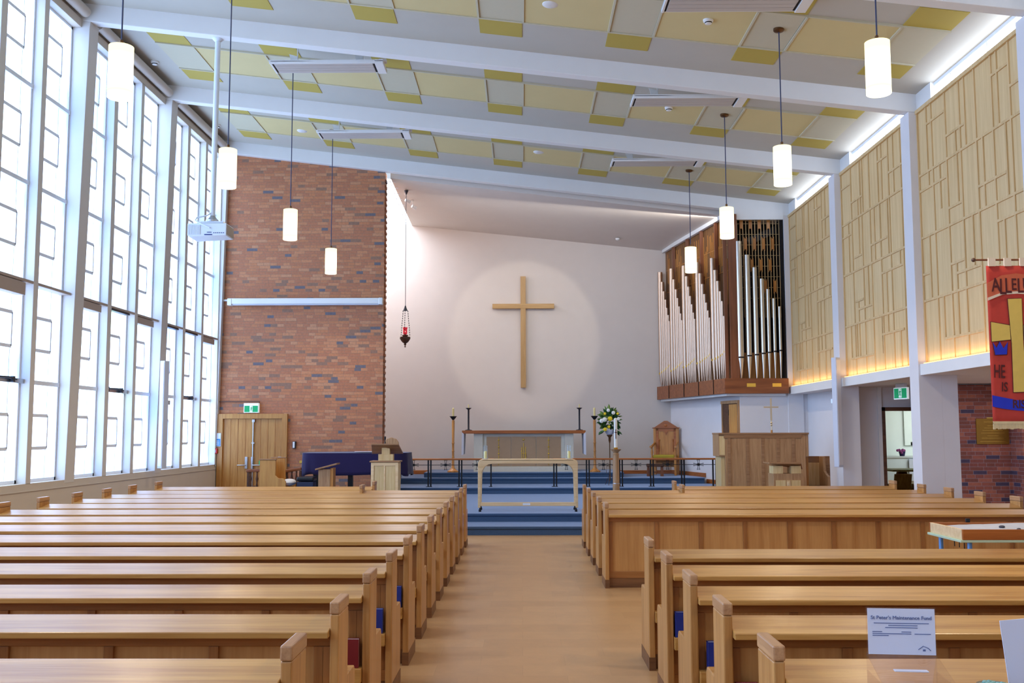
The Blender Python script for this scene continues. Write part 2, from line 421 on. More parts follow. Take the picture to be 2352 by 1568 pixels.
# ---- left window wall: sill wall, tapering columns, windows bay by bay
m = MB(); m.box(-7.4, -7.0, YR, 23.05, 0, .95); m.box(-7.4, -6.985, YR, 23.05, .84, .845)
st(m, 'wall_left', M['beige'], 0)
m = MB()
for a, b in zip([YR-.02]+[y+.33 for y in BY], [y for y in BY]+[23.05]):
    if b - a > .2: m.box(-7.4, -7.0, a, b, 8.1, 8.24); m.box(-7.4, -7.05, a, b, 8.24, 8.46)
st(m, 'trim_window_head', M['beige'], .004)
for k, y0 in enumerate(BY):
    m = MB(); m.prism([(-7.4, .9), (-6.995, .9), (-6.87, 8.1), (-6.86, 8.215), (-7.0, 8.23), (-7.0, 8.5), (-7.4, 8.5)], y0+.004, y0+.33)
    st(m, 'wall_left_column', M['reveal'], .006)
U = .478
def light_bars(ya, yb, stay):
    """glazing bars of one tall light"""
    g = MB(); yv = ya + .75
    g.box(-7.19, -7.14, ya, ya+.04, .95, 8.1); g.box(-7.19, -7.14, yb-.04, yb, .95, 8.1)
    g.box(-7.19, -7.14, ya, yb, .95, 1.0); g.box(-7.19, -7.14, ya, yb, 8.06, 8.1)
    g.box(-7.178, -7.166, yv-.006, yv+.006, .97, 8.08)
    for i in range(1, 15):
        z = .965 + U*i
        if i % 3 == 0:
            if i == 6 or (stay and i == 3): continue
            g.box(-7.19, -7.13, ya, yb, z-.032, z+.032)
        else:
            g.box(-7.185, -7.145, ya, yv, z-.024, z+.024)
        if i % 3 == 1: g.box(-7.185, -7.145, yv-.016, yv+.016, z, z+U)
    return g
for k, y0 in enumerate(BY[:-1]):
    w = struct('window_%d' % (k+1))
    L = [(y0+.33, y0+1.38), (y0+1.54, y0+2.57), (y0+2.71, y0+3.77)]
    for ya, yb in L[:-1]:
        q = MB(); q.box(-7.22, -7.0, yb, yb+(.16 if ya == L[0][0] else .14), .94, 8.12); q.build('mullion', M['reveal'], w, .005)
    for i, (ya, yb) in enumerate(L):
        q = MB(); q.quad((-7.172, ya, .95), (-7.172, yb, .95), (-7.172, yb, 8.1), (-7.172, ya, 8.1)); q.build('pane', M['pane'], w)
        light_bars(ya, yb, i == 1).build('glazing_bars', M['bar'], w)
        q = MB(); q.box(-7.19, -7.0, ya, yb, 3.79, 3.835); q.build('transom', M['vent'], w, .01)
        box = (k == 4 and i == 1) or (k == 5 and i in (0, 2)) or (k == 6 and i == 2)
        if box:
            q = MB(); q.box(-7.14, -7.0, ya+.02, ya+.8, 3.6 if k < 5 else 3.66, 3.78); q.build('blind_box', M['vent'], w, .006)
        elif k >= 5:
            q = MB(); q.box(-7.1, -7.0, ya+.02, ya+.8, 3.755, 3.785); q.build('blind_rail', M['iron'], w)
        if i == 1:
            z = .965 + U*3
            q = MB(); q.tube([(-7.06, ya+.0, z+.02), (-7.03, ya+.5, z+.03), (-7.05, ya+.75, z+.01)], .014)
            q.box(-7.07, -7.03, ya+.06, ya+.1, z-.03, z+.05); q.box(-7.07, -7.03, ya+.62, ya+.68, z-.03, z+.05)
            q.build('window_stay', M['iron'], w)
            q = MB(); q.box(-7.17, -7.08, ya, yb, z-.035, z+.03); q.build('stay_rail', M['metal'], w)
m = MB(); m.box(-7.4, -7.0, 22.88, 23.05, .9, 8.3); st(m, 'trim_window_jamb', M['white'])
for k in (4, 5, 6):
    q = MB(); q.tube([(-6.91, BY[k]+.42, 8.32), (-6.91, BY[k]+3.7, 8.32)], .085, 14)
    o = q.build('roller_blind', M['beige'])
    tag(o, ['rolled white blind above the window nearest the camera', 'rolled white blind above the middle window of the glass wall', 'rolled white blind above the window beside the brick wall'][k-4], 'roller blind', 'rolled blinds above the tall windows')

# ---- brick wall slab with the double door
m = MB(); m.prism([(-7.05, 0), (-3.205, 0), (-3.205, zb(-3.2)+.02), (-7.05, zb(-7.05)+.02)], 23.05, 23.42)
st(m, 'wall_brick', M['brick'])
# teeth of the brick end, standing proud course by course
m = MB()
for i in range(0, 112, 2): m.box(-3.205, -3.18, 23.12, 23.35, i*.0685+.004, i*.0685+.0645)
st(m, 'wall_brick_end', M['brick'])

# ---- chancel
m = MB(); m.box(-5.6, 4.1, 27, 27.2, 0, 8); st(m, 'wall_back', M['cream_wall'])
m = MB(); m.box(-5.6, -5.4, 23.42, 27, 0, 8.4); st(m, 'wall_chancel_left', M['cream_wall'])
CN, CF = (7.34, -.119), (7.005, -.106)
def chz(x, y):
    t = (y-23.26)/3.74; return (7.30+.0 + -.119*x)*(1-t) + (6.992 - .106*x)*t
m = MB()
m.add([(-3.1, 23.26, chz(-3.1, 23.26)), (6.4, 23.26, chz(6.4, 23.26)), (6.4, 27, chz(6.4, 27)), (-3.0, 27, chz(-3.0, 27)),
       (-3.1, 23.26, 8.6), (6.4, 23.26, 8.6), (6.4, 27, 8.6), (-3.0, 27, 8.6)],
      [(0,1,2,3), (4,7,6,5), (0,4,5,1), (1,5,6,2), (2,6,7,3), (3,7,4,0)])
st(m, 'ceiling_chancel', M['cream_wall'])
sk = struct('window_skylight')
zs = lambda x, y: chz(x, y)+.03
m = MB(); m.quad((-5.4, 23.42, zs(-5.4, 23.42)), (-3.05, 23.42, zs(-3.05, 23.42)), (-2.98, 27, zs(-2.98, 27)), (-5.4, 27, zs(-5.4, 27)))
m.build('skylight_pane', M['roof_sky'], sk)
m = MB()
for i in range(9):
    y = 23.5 + i*.43; m.tube([(-5.4, y, zs(-5.4, y)-.03), (-3.0, y, zs(-3, y)-.03)], .012, 6)
for i in range(9):
    x = -5.3 + i*.27; m.tube([(x, 23.42, zs(x, 23.42)-.03), (x, 27, zs(x, 27)-.03)], .012, 6)
m.build('skylight_bars', M['bar'], sk)
# lower right of the chancel: slanting wall, flat wall, alcove
def slab(p, q, t, z0, z1, mm):
    p = Vector((p[0], p[1], 0)); q = Vector((q[0], q[1], 0)); d = (q-p).normalized(); n = Vector((-d.y, d.x, 0))*t
    mm.prism([(p.x, p.y), (q.x, q.y), (q.x+n.x, q.y+n.y), (p.x+n.x, p.y+n.y)], z0, z1, 'z')
m = MB(); slab((4.98, 22.95), (4.0, 27), -.12, 0, 2.6, m); st(m, 'wall_chancel_right', M['lav_wall'])
m = MB(); m.box(4.98, 6.64, 22.95, 23.1, 0, 2.6); m.box(6.52, 6.64, 19.49, 22.95, 0, 2.6); st(m, 'wall_alcove', M['lav_wall'])
m = MB(); m.box(-3.15, 2.5, 26.97, 27, .56, .66); m.box(2.5, 4.0, 26.97, 27, .56, .65)
st(m, 'baseboard_back', M['rimux'])
m = MB(); slab((4.52, 24.85), (4.02, 26.95), .025, .56, .66, m); slab((4.93, 23.05), (4.53, 24.75), .025, .42, .52, m)
st(m, 'baseboard_chancel_right', M['rimux'])
# door standing ajar in the slanting wall
d = struct('door_2', (0, 0, 0))
wx = lambda y: 4.98 - .242*(y-22.95)
ya, yb = 22.97, 23.85
m = MB()
for y in (ya, yb-.06): m.box(wx(y)-.05, wx(y)+.1, y, y+.06, .42, 2.32)
m.prism([(wx(ya)-.05, ya), (wx(yb)-.05, yb), (wx(yb)+.1, yb), (wx(ya)+.1, ya)], 2.32, 2.39, 'z'); m.build('frame', M['oak'], d)
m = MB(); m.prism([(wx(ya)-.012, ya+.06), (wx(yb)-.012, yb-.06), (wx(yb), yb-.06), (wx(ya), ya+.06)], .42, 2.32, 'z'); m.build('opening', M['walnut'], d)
m = MB(); m.box(wx(23.25)-.035, wx(23.25)-.014, 23.05, 23.46, .42, 2.3, rz=.238); m.build('leaf', M['door'], d)
m = MB(); m.box(wx(23.5)-.03, wx(23.5)-.01, 23.45, 23.5, 2.05, 2.18); m.build('hinge', M['black'], d)

# ---- right wall: columns, timber panels, shelf beam, clerestory
for y0 in BY:
    m = MB(); m.prism([(6.07, 0), (6.42, 0), (6.42, zb(6.42)-.002), (6.07, zb(6.07)-.002)], y0, y0+.35); st(m, 'wall_right_column', M['lav_wall'], .006)
Vb1 = [(15.03,6.6,5.62),(14.85,6.6,2.71),(14.36,6.6,2.71),(13.89,6.6,2.71),(13.72,6.6,5.62),(13.4,6.6,2.71),(12.91,6.6,3.82),(12.75,6.6,5.63),(12.43,6.6,2.71),
 (14.04,5.94,5.62),(15.01,5.6,5.37),(14.61,5.6,4.94),(14.02,5.6,4.89),(13.22,5.6,4.65),(12.58,5.6,4.65),(15.07,4.62,3.66),(13.61,4.62,3.92),(14.17,4.06,3.66),(14.65,3.65,3.02),(14.17,3.65,3.02),(12.72,4.37,3.66),(12.91,3.8,2.71)]
Hb1 = [(15.05,14.38,6.34),(14.36,13.74,5.95),(12.92,12.45,6.33),(12.43,11.97,6.02),(15.36,11.97,5.61),(15.36,14.38,5.36),(13.4,12.6,4.96),(14.36,13.89,4.88),(15.36,11.97,4.63),(15.36,15.06,4.06),
 (14.36,13.89,4.06),(14.17,13.4,3.9),(15.36,11.97,3.65),(14.65,13.4,3.01),(12.91,11.97,4.38),(12.91,12.1,3.31)]
Vb2 = [(18.58,6.6,2.71),(18.08,6.6,5.6),(17.95,6.6,5.6),(17.6,6.6,2.71),(17.16,6.6,5.6),(16.98,6.6,5.6),(16.66,6.6,2.71),(16.43,6.6,5.6),(16.11,6.6,2.71),(18.22,5.94,5.6),(18.77,5.6,4.63),(18.2,5.6,4.88),(18.03,5.6,2.71),
 (17.4,5.6,4.64),(17.12,5.6,2.71),(16.76,5.6,4.64),(17.79,4.62,3.92),(18.34,4.06,3.65),(16.9,4.38,3.32),(16.27,4.62,4.38),(18.81,3.65,3.03),(18.48,3.65,3.03),(18.34,3.65,3.02),(17.19,3.65,3.0),(16.36,3.31,2.71)]
Hb2 = [(19.1,18.57,6.32),(18.57,17.95,5.94),(17.14,16.68,6.33),(16.65,15.95,6.01),(19.1,15.75,5.6),(19.1,15.75,4.63),(19.1,15.75,3.65),(19.1,18.58,5.36),(18.5,18.05,4.88),(17.58,16.78,4.95),(18.5,18.07,4.06),(18.34,17.6,3.9),(17.12,16.1,4.37),(18.83,17.6,3.02),(17.2,16.2,3.32)]
def panel_bay(y0, V, H, dy=0):
    w = struct('wall_right', (0, 0, 0)); a, b = y0+.35, y0+3.77
    q = MB(); q.box(6.21, 6.3, a, b, 2.7, 6.62); q.build('timber_panelling', M['timber'], w)
    q = MB()
    for y, z1, z0 in V:
        y += dy
        if a < y < b: q.box(6.192, 6.22, y-.018, y+.018, z0, z1)
    for ya, yb, z in H:
        ya += dy; yb += dy; q.box(6.19, 6.22, max(a, yb), min(b, ya), z-.018, z+.018)
    q.box(6.185, 6.22, b-.03, b, 2.7, 6.62); q.build('batten_grid', M['batten'], w)
    q = MB(); q.box(6.17, 6.34, a, b, 6.6, 6.66); q.build('top_rail', M['batten'], w)
panel_bay(BY[4], Vb1, Hb1); panel_bay(BY[5], Vb2, Hb2); panel_bay(BY[6], Vb2, Hb2, 3.77)
for k in range(4): panel_bay(BY[k], Vb1, Hb1, -3.77*(4-k)) if k == 3 else panel_bay(BY[k], [], [], 0)
for k in range(7):
    y0 = BY[k]; a, b = y0+.35, y0+3.77
    w = struct('trim_shelf_beam'); q = MB(); q.box(6.1, 6.2, a, b, 2.515, 2.685); q.build('fascia', M['white'], w, .004)
    q = MB(); q.box(6.135, 6.165, a+.05, b-.05, 2.694, 2.702); q.build('led_strip', M['led'], w)
    w = struct('window_clerestory'); z1 = zc(6.3)
    q = MB(); q.quad((6.28, a, 6.66), (6.28, b-.55, 6.66), (6.28, b-.55, z1-.02), (6.28, a, z1-.02)); q.build('clerestory_pane', M['sky'], w)
    q = MB(); pass
    for y in (a+1.15, a+2.3): q.box(6.26, 6.285, y-.012, y+.012, 6.66, z1)
    q.box(6.255, 6.285, a, b-.55, z1-.05, z1+.02); q.build('clerestory_frame', M['bar'], w)
    q = MB(); q.box(6.2, 6.3, b-.55, b, 6.66, z1+.05); q.build('end_infill', M['white'], w)

# ---- side aisle under the panels
m = MB(); m.box(6.19, 10.2, YR, 19.6, 2.52, 2.62); m.box(6.19, 6.64, 19.6, 23.0, 2.52, 2.62); st(m, 'ceiling_aisle', M['lav_wall'])
m = MB(); m.box(6.1, 6.66, 15.372, 15.72, 0, 2.52); st(m, 'wall_aisle_pier', M['lav_wall'])
m = MB(); m.box(6.1, 6.95, 19.5, 19.6, 0, 2.52); m.box(6.95, 8.2, 19.5, 19.6, 2.12, 2.52); m.box(7.95, 8.3, 19.5, 19.6, 0, 2.52); st(m, 'wall_aisle_end', M['lav_wall'])
m = MB(); m.box(6.88, 6.955, 19.46, 19.5, 0, 2.52); st(m, 'trim_aisle_corner', M['white'])
dk = struct('door_3')
m = MB(); m.box(6.95, 7.01, 19.44, 19.6, 0, 2.13); m.box(6.95, 7.95, 19.44, 19.6, 2.06, 2.13); m.box(7.89, 7.95, 19.44, 19.6, 0, 2.13); m.build('frame', M['walnut'], dk)
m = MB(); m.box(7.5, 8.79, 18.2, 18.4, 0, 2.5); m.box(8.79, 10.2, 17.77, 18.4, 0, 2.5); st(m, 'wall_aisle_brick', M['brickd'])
m = MB(); m.box(10.1, 10.3, YR, 19.6, 0, 2.6); st(m, 'wall_aisle_outer', M['lav_wall'])
# kitchen beyond the door
m = MB(); m.box(6.64, 14, 31, 31.2, 0, 3); m.box(6.5, 6.64, 23.1, 31, 0, 3); m.box(13.9, 14.1, 19.6, 31, 0, 3); m.box(8.3, 14, 19.5, 19.6, 0, 3); m.box(6.5, 14, 19.6, 31.2, 2.9, 3.0)
st(m, 'wall_kitchen', M['kitchen'])
wk = struct('window_kitchen')
m = MB(); m.quad((12.0, 30.98, 1.35), (13.8, 30.98, 1.35), (13.8, 30.98, 2.75), (12.0, 30.98, 2.75)); m.build('garden_pane', M['foliage'], wk)
m = MB(); m.box(11.72, 12.02, 30.93, 31, 1.25, 2.85); m.box(11.9, 13.8, 30.93, 31, 1.25, 1.35); m.box(11.9, 13.8, 30.95, 31, 2.25, 2.3); m.build('window_frame', M['kitchen'], wk)
# rear wall behind the camera
m = MB(); m.box(-7.4, 10.3, YR-.2, YR, 0, 8.8); st(m, 'wall_rear', M['beige'])
wr = struct('window_rear')  # unseen window, added to brighten surfaces that face the camera
m = MB(); m.quad((-5, YR+.02, 2.6), (5, YR+.02, 2.6), (5, YR+.02, 6.4), (-5, YR+.02, 6.4)); m.build('rear_fill_pane', M['rear_fill'], wr)
m = MB()
for i in range(6): m.box(-5.05+2*i, -4.95+2*i, YR, YR+.06, 2.5, 6.5)
for z in (2.5, 4.5, 6.4): m.box(-5, 5, YR, YR+.06, z, z+.1)
m.build('rear_fill_frame', M['white'], wr)

# ---- double door in the brick wall
d = struct('door_1')
m = MB(); m.box(-6.98, -6.86, 22.96, 23.05, 0, 2.1); m.box(-5.5, -5.38, 22.96, 23.05, 0, 2.1); m.box(-6.86, -5.5, 22.962, 23.05, 1.99, 2.1); m.build('frame', M['door'], d)
for x0, x1 in ((-6.86, -6.185), (-6.175, -5.5)):
    m = MB(); m.box(x0, x1, 23.02, 23.05, 0, 1.985); lf = m.build('door_leaf', M['door'], d)
    m = MB()
    for i in range(1, 4): xx = x0 + (x1-x0)*i/4; m.box(xx-.006, xx+.006, 23.012, 23.02, 0, 1.985)
    m.build('plank_cover', M['rimu'], lf)
m = MB(); m.tube([(-6.16, 22.985, .02), (-6.16, 22.985, 1.95)], .018); m.box(-6.19, -6.13, 22.97, 23.02, 1.91, 1.97); m.box(-6.19, -6.13, 22.97, 23.02, 1.42, 1.45); m.build('vertical_bolt', M['metal'], d)
for x in (-6.31, -6.17):
    m = MB(); m.box(x-.03, x+.03, 22.985, 23.02, .85, 1.12); m.tube([(x, 22.97, .93), (x-.2 if x < -6.2 else x+.25, 22.97, .93)], .012); m.build('door_handle', M['metal'], d, .004)
m = MB(); m.box(-6.02, -5.9, 23.0, 23.02, .93, 1.03); m.build('push_sign', M['signg'], d)
m = MB(); m.box(-5.58, -5.51, 22.98, 23.02, .98, 1.12); m.build('closer_plate', M['metal'], d)
# ================================================================ PEWS
LP = 4.935
def pew_end(hi=.9):
    e = MB(); e.prism([(0, 0), (.45, 0), (.45, .5), (.43, .53), (.24, .53), (.24, .845), (0, .845)], 0, .041, 'x'); return e
me_cache = {}
def make_pew(L, label, extra_end=None, group='wooden pews'):
    p = thing('church_pew', label, 'pew', group=group)
    ends = [0, L-.041] + ([extra_end] if extra_end else [])
    for x in ends:
        e = pew_end().build('end_panel', M['pewz'], p, .006); e.location.x = x
        c = MB(); c.box(-.002, .043, -.004, .245, .846, .9); c = c.build('end_cap', M['pewcap'], e, .007)
        f = MB(); f.box(-.003, .044, -.003, .453, 0, .09); f.build('end_foot', M['plinth'], e)
    m = MB()                                      # sloping book ledge
    m.prism([(-.045, .748), (-.045, .776), (.2, .812), (.215, .80), (.215, .775), (.03, .748)], .0415, L-.0415, 'x')
    m.build('book_ledge', M['pew'], p, .004)
    m = MB(); m.box(.0415, L-.0415, .07, .09, .1, .77); bk = m.build('back_panel', M['panelz'], p)
    m = MB(); m.box(.0415, L-.0415, .055, .095, .695, .765); m.build('top_rail', M['rail'], bk, .003)
    m = MB(); m.box(.0415, L-.0415, .055, .095, .1, .17); m.build('bottom_rail', M['rail'], bk, .003)
    xs = [.0615] + [.56 + .475*i for i in range(int((L-.65)/.475)+1)] + [L-.0615]
    for x in xs:
        s = MB(); s.box(-.022, .022, .052, .07, .17, .695); s = s.build('stile', M['stile'], bk, .002)
        s.location.x = x
    m = MB(); m.box(.0415, L-.0415, .06, .1, 0, .1); m.build('plinth', M['plinth'], p)
    m = MB(); m.box(.0415, L-.0415, .092, .44, .4, .43); m.build('seat', M['pew'], p, .006)
    m = MB(); m.box(.0415, L-.0415, .36, .38, .0, .4); m.build('seat_front', M['pew'], p)
    return p
def shelf(p, L):
    m = MB(); m.box(.0415, L-.0415, -.035, .053, .33, .405); m.build('hymn_shelf', M['pew'], p, .004)
ordn = ['nearest', 'second', 'third', 'fourth', 'fifth', 'sixth', 'seventh', 'eighth', 'ninth', 'tenth', 'eleventh', 'twelfth', 'thirteenth']
base = make_pew(LP, 'x')
shelf(base, LP)
first = [True]
def put(x, y, label, group):
    o = base if first[0] else copy_tree(base)
    first[0] = False
    o.location = (x, y, 0); o['label'] = label; o['group'] = group
    return o
leftY = [3.63 + .922*i for i in range(12)]
for i, y in enumerate(leftY):
    lab = ('long wooden pew on the window side of the aisle, nearest the camera' if i == 0 else
           'long wooden pew on the window side of the aisle, %s row from the camera' % ordn[i])
    put(-.818-LP, y, lab, 'pews left of the aisle')
rightY = [3.63, 4.52, 5.4, 6.28, 7.16]
for i, y in enumerate(rightY):
    lab = ('wooden pew right of the aisle nearest the camera, behind the donation box' if i == 0 else
           'wooden pew right of the aisle, %s row from the camera, before the open gap' % ordn[i])
    put(.885, y, lab, 'near pews right of the aisle')
plainpew = make_pew(LP, 'panelled wooden pew right of the aisle whose whole back faces the gap', group='far pews right of the aisle')
plainpew.location = (.885, 10.87, 0)
for i, y in enumerate([11.81, 12.75, 13.68]):
    put(.885, y, 'wooden pew right of the aisle, %s row beyond the open gap' % ordn[i+1], 'far pews right of the aisle')
q = make_pew(LP, 'second pew from the steps left of the aisle, with an extra end post', LP-1.55, 'pews left of the aisle'); q.location = (-.818-LP, 14.69, 0)
q = make_pew(LP, 'second pew from the steps right of the aisle, with an extra end post', 1.42, 'far pews right of the aisle'); q.location = (.885, 14.61, 0)
q = make_pew(3.45, 'short front pew below the lectern on the window side', None, 'short front pews'); q.location = (-5.753, 15.75, 0)
q = make_pew(3.45, 'short front pew below the organ console, right of the steps', None, 'short front pews'); q.location = (2.36, 15.72, 0)

# hymn books standing on the ledges behind the pews, by the aisle
def hymn(x, y, mat, label, w=.1):
    t = thing('hymn_book', label, 'book', (x, y, .405), 0, 'hymn books by the aisle')
    m = MB(); m.box(-w/2, w/2, -.034, -.028, 0, .15); m.box(-w/2, w/2, .002, .008, 0, .15); m.box(-w/2, -w/2+.006, -.034, .008, 0, .15); m.build('cover', mat, t, .002)
    m = MB(); m.box(-w/2+.006, w/2-.004, -.028, .002, .002, .146); m.build('page_block', M['pages'], t)
hymn(-.925, leftY[2]+.02, M['bookred'], 'dark red hymn book behind the third pew on the window side')
hymn(-.925, leftY[3]+.02, M['bookblue'], 'blue hymn book behind the fourth pew on the window side')
hymn(-.92, leftY[4]+.02, M['bookblue'], 'blue hymn book behind the fifth pew on the window side')
hymn(.985, rightY[1]+.02, M['bookred'], 'red hymn book behind the second pew right of the aisle')
hymn(1.03, rightY[2]+.02, M['bookblue'], 'blue hymn book behind the third pew right of the aisle', .12)
hymn(1.0, rightY[3]+.02, M['bookblue'], 'blue hymn book behind the fourth pew right of the aisle', .13)
# ================================================================ HANGING AND FIXED THINGS
def pendant(x, y, label):
    t = thing('pendant_lamp', label, 'lamp', (x, y, 5.02), 0, 'cylinder pendant lamps')
    R = .122
    m = MB(); m.lathe([(R-.004, 0), (R, .004), (R, .536), (R-.01, .54), (.02, .545)], n=28); m.build('lamp_shade', M['shade'], t)
    m = MB(); m.lathe([(.02, .54), (.02, .6), (.008, .61)], n=12); m.build('cord_grip', M['bronze'], t)
    h = zc(x) - 5.02
    m = MB(); m.tube([(0, 0, .6), (0, 0, h-.04)], .0085, 8); m.build('cord', M['wire'], t)
    m = MB(); m.lathe([(.012, h-.06), (.06, h-.05), (.075, h-.035), (.075, h-.002), (.06, h)], n=18); m.build('ceiling_rose', M['bronze'], t)
    return t
PY = [9.8, 13.5, 17.25, 21.0]
nm = ['nearest the camera', 'second from the camera', 'third from the camera', 'farthest, before the brick wall']
for i, y in enumerate(PY):
    pendant(-4.05, y, 'glowing white cylinder pendant in the left row, ' + nm[i])
    pendant(3.585, y, 'glowing white cylinder pendant in the right row, ' + nm[i].replace('before the brick wall', 'before the organ'))

def heater(x, y, label):
    z = zb(x+.93) - .02
    z = {True: 7.69, False: 7.08}[x < 0]
    t = thing('radiant_heater', label, 'heater', (x, y, z), 0, 'ceiling hung radiant heaters')
    m = MB(); m.box(0, 1.86, 0, .5, .0, .015); m.box(0, 1.86, 0, .02, -.035, .03); m.box(0, 1.86, .48, .5, -.01, .03); m.box(0, .03, 0, .5, -.02, .03); m.box(1.72, 1.86, 0, .5, -.03, .03); m.build('housing', M['white'], t, .003)
    m = MB()
    for i in range(4): m.box(.06, 1.68, .035+.11*i, .135+.11*i, -.02, 0)
    m.build('radiant_panel', M['heat'], t, .003)
    m = MB(); m.box(.032, .055, .02, .48, -.008, 0); m.box(1.685, 1.715, .02, .48, -.008, 0); m.build('end_slot', M['dark'], t)
    for xx in (.42, 1.5):
        m = MB(); m.tube([(xx, .2, .015), (xx, .2, zc(x+xx)-z)], .01, 8)
        m.prism([(xx-.09, .03), (xx+.02, .03), (xx, .16), (xx-.14, .2)], .19, .2)
        m.build('hanger', M['white'], t)
    m = MB(); m.box(1.78, 1.9, .1, .2, .03, .08); m.build('junction_box', M['white'], t)
heater(-4.11, 15.82, 'white radiant heater panel on the left, nearer of two')
heater(-4.11, 19.6, 'white radiant heater panel on the left, farther of two')
heater(1.82, 12.05, 'white radiant heater panel cut off by the top of the photo')
heater(1.82, 15.82, 'white radiant heater panel on the right, middle of three')
heater(1.82, 19.6, 'white radiant heater panel on the right, farthest of three')

for x, y, lab in ((2.6, 13.45, 'white smoke detector on the right ceiling, nearer one on a yellow panel'), (2.6, 17.2, 'white smoke detector below the middle right heater'),
                  (-6.73, 17.8, 'white smoke detector by the tall windows, nearer one'), (-6.73, 21.6, 'white smoke detector by the tall windows, farther one')):
    t = thing('smoke_detector', lab, 'smoke detector', (x, y, zc(x)), 0, 'ceiling smoke detectors')
    m = MB(); m.lathe([(.02, -.075), (.045, -.07), (.05, -.05), (.07, -.035), (.075, 0)], n=18); m.build('body', M['white'], t)
    m = MB(); m.lathe([(.047, -.062), (.052, -.055), (.052, -.048)], n=18); m.build('sensor_slot', M['dark'], t)
for x, y, lab in ((.42, 13.5, 'round white ceiling speaker above the middle of the nave'), (.38, 20.9, 'round white ceiling speaker near the last beam, centre'), (-4.77, 21.3, 'round white ceiling speaker near the last beam, left')):
    m = MB(); m.lathe([(.02, -.03), (.1, -.028), (.12, -.012), (.12, 0)], x, y, zc(x), n=20); tag(m.build('ceiling_speaker', M['white']), lab, 'speaker', 'round ceiling speakers')
m = MB(); m.lathe([(.02, -.06), (.045, -.05), (.06, -.03), (.06, 0)], 2.55, 26.2, chz(2.55, 26.2), n=16); tag(m.build('smoke_detector', M['white']), 'small white detector on the chancel ceiling', 'smoke detector')
for i, (x, y) in enumerate(((-2.86, 24.3), (-2.75, 24.75))):
    t = thing('spotlight', ['small white spotlight on the chancel ceiling, nearer the brick wall', 'small white spotlight on the chancel ceiling, farther from the brick wall'][i], 'spotlight', (x, y, chz(x, y)), 0, 'chancel spotlights')
    m = MB(); m.lathe([(.035, -.03), (.035, 0)], n=12); m.tube([(0, 0, -.02), (.03, .02, -.12)], .008, 6); m.build('bracket', M['white'], t)
    m = MB(); m.tube([(0, -.02, -.16), (.1, .06, -.2)], [.04, .05], 12); m.build('lamp_head', M['white'], t)

# projector on its ceiling pole
t = thing('projector', 'white projector on a long pole before the tall windows', 'projector', (-4.88, 15.52, 4.7))
ht = zb(-4.88) - 4.7
m = MB(); m.tube([(.0, 0, .36), (.02, 0, ht)], .043, 14); m.lathe([(.05, ht-.05), (.09, ht-.01), (.09, ht)], .02, 0, 0, 14); m.build('pole', M['wtube'], t)
m = MB(); m.lathe([(.1, .27), (.1, .3), (.06, .34), (.045, .37)], n=16); m.box(-.16, .2, -.08, .08, .245, .27); m.build('mount_plate', M['metal'], t)
m = MB(); m.prism([(-.33, .22), (.28, .22), (.28, .03), (-.3, 0), (-.33, .03)], -.18, .22); m.build('projector_body', M['wtube'], t, .012)
m = MB()
for i in range(11): m.box(-.32+.018*i, -.31+.018*i, -.19, -.178, .04, .19)
m.build('vent_grille', M['bar'], t)
m = MB(); m.box(-.06, .06, -.19, -.178, .03, .045); m.box(-.02, .05, -.186, -.178, .07, .08)
for i in range(6): m.box(.08+.03*i, .095+.03*i, -.186, -.178, .06, .072)
m.build('port_row', M['bookblue'], t)
m = MB(); m.tube([(0, -.03, .42), (-.06, -.08, .36), (-.2, -.12, .32), (-.22, -.16, .27), (-.1, -.2, .2), (.03, -.2, .14)], .012, 8); m.build('cable', M['wtube'], t)
m = MB(); m.box(.281, .287, -.16, .2, .05, .2); m.build('side_grille', M['vent'], t)

# projection screen case on the brick wall
t = thing('projection_screen_case', 'long white roll-up screen case across the brick wall', 'screen case', (-6.8, 22.94, 4.6))
m = MB(); m.box(0, 3.58, -.06, .1, .03, .16); m.box(0, .1, -.07, .1, 0, .15); m.box(3.5, 3.59, -.07, .1, .01, .165); m.build('case', M['white'], t, .012)
m = MB(); m.box(-.2, .02, .06, .1, .11, .15); m.build('wall_bracket', M['white'], t)
m = MB(); m.box(3.36, 3.46, -.064, -.06, .085, .093); m.build('maker_plate', M['bar'], t)
m = MB(); m.box(.1, 3.5, -.03, .06, .005, .03); m.build('screen_bar', M['spk'], t)

# signs by the double door
def running_man(t, x, y, z, s, mw, md):
    """exit pictogram on a sign facing -y: white doorway with a green running figure"""
    m = MB(); m.box(x-.2*s, x+.2*s, y-.003, y, z-.42*s, z+.42*s); m.build('doorway', mw, t)
    m = MB()
    def limb(a, b, r): m.tube([(x+a[0]*s, y-.006, z+a[1]*s), (x+b[0]*s, y-.006, z+b[1]*s)], r*s, 6)
    m.ball(x+.07*s, y-.006, z+.31*s, .055*s, .01*s, .055*s, 8, 6)
    limb((.04,.22), (-.01,-.02), .05); limb((.04,.2), (.14,.08), .025); limb((.14,.08), (.17,.16), .022); limb((.03,.2), (-.09,.16), .025); limb((-.09,.16), (-.12,.05), .022)
    limb((-.01,-.02), (.09,-.12), .035); limb((.09,-.12), (.08,-.3), .03); limb((-.01,-.02), (-.07,-.18), .035); limb((-.07,-.18), (-.17,-.22), .028)
    m.build('running_figure', md, t)
t = thing('exit_sign', 'green running-man exit sign above the double door', 'exit sign', (-6.21, 22.98, 2.23), 0, 'exit signs')
m = MB(); m.box(-.172, .172, -.03, .07, -.105, .115); m.build('sign_housing', M['signw'], t, .006)
m = MB(); m.box(-.155, .155, -.033, -.03, -.09, .055); m.build('sign_face', M['signg'], t)
running_man(t, 0, -.033, -.018, .165, M['signw'], M['signg'])
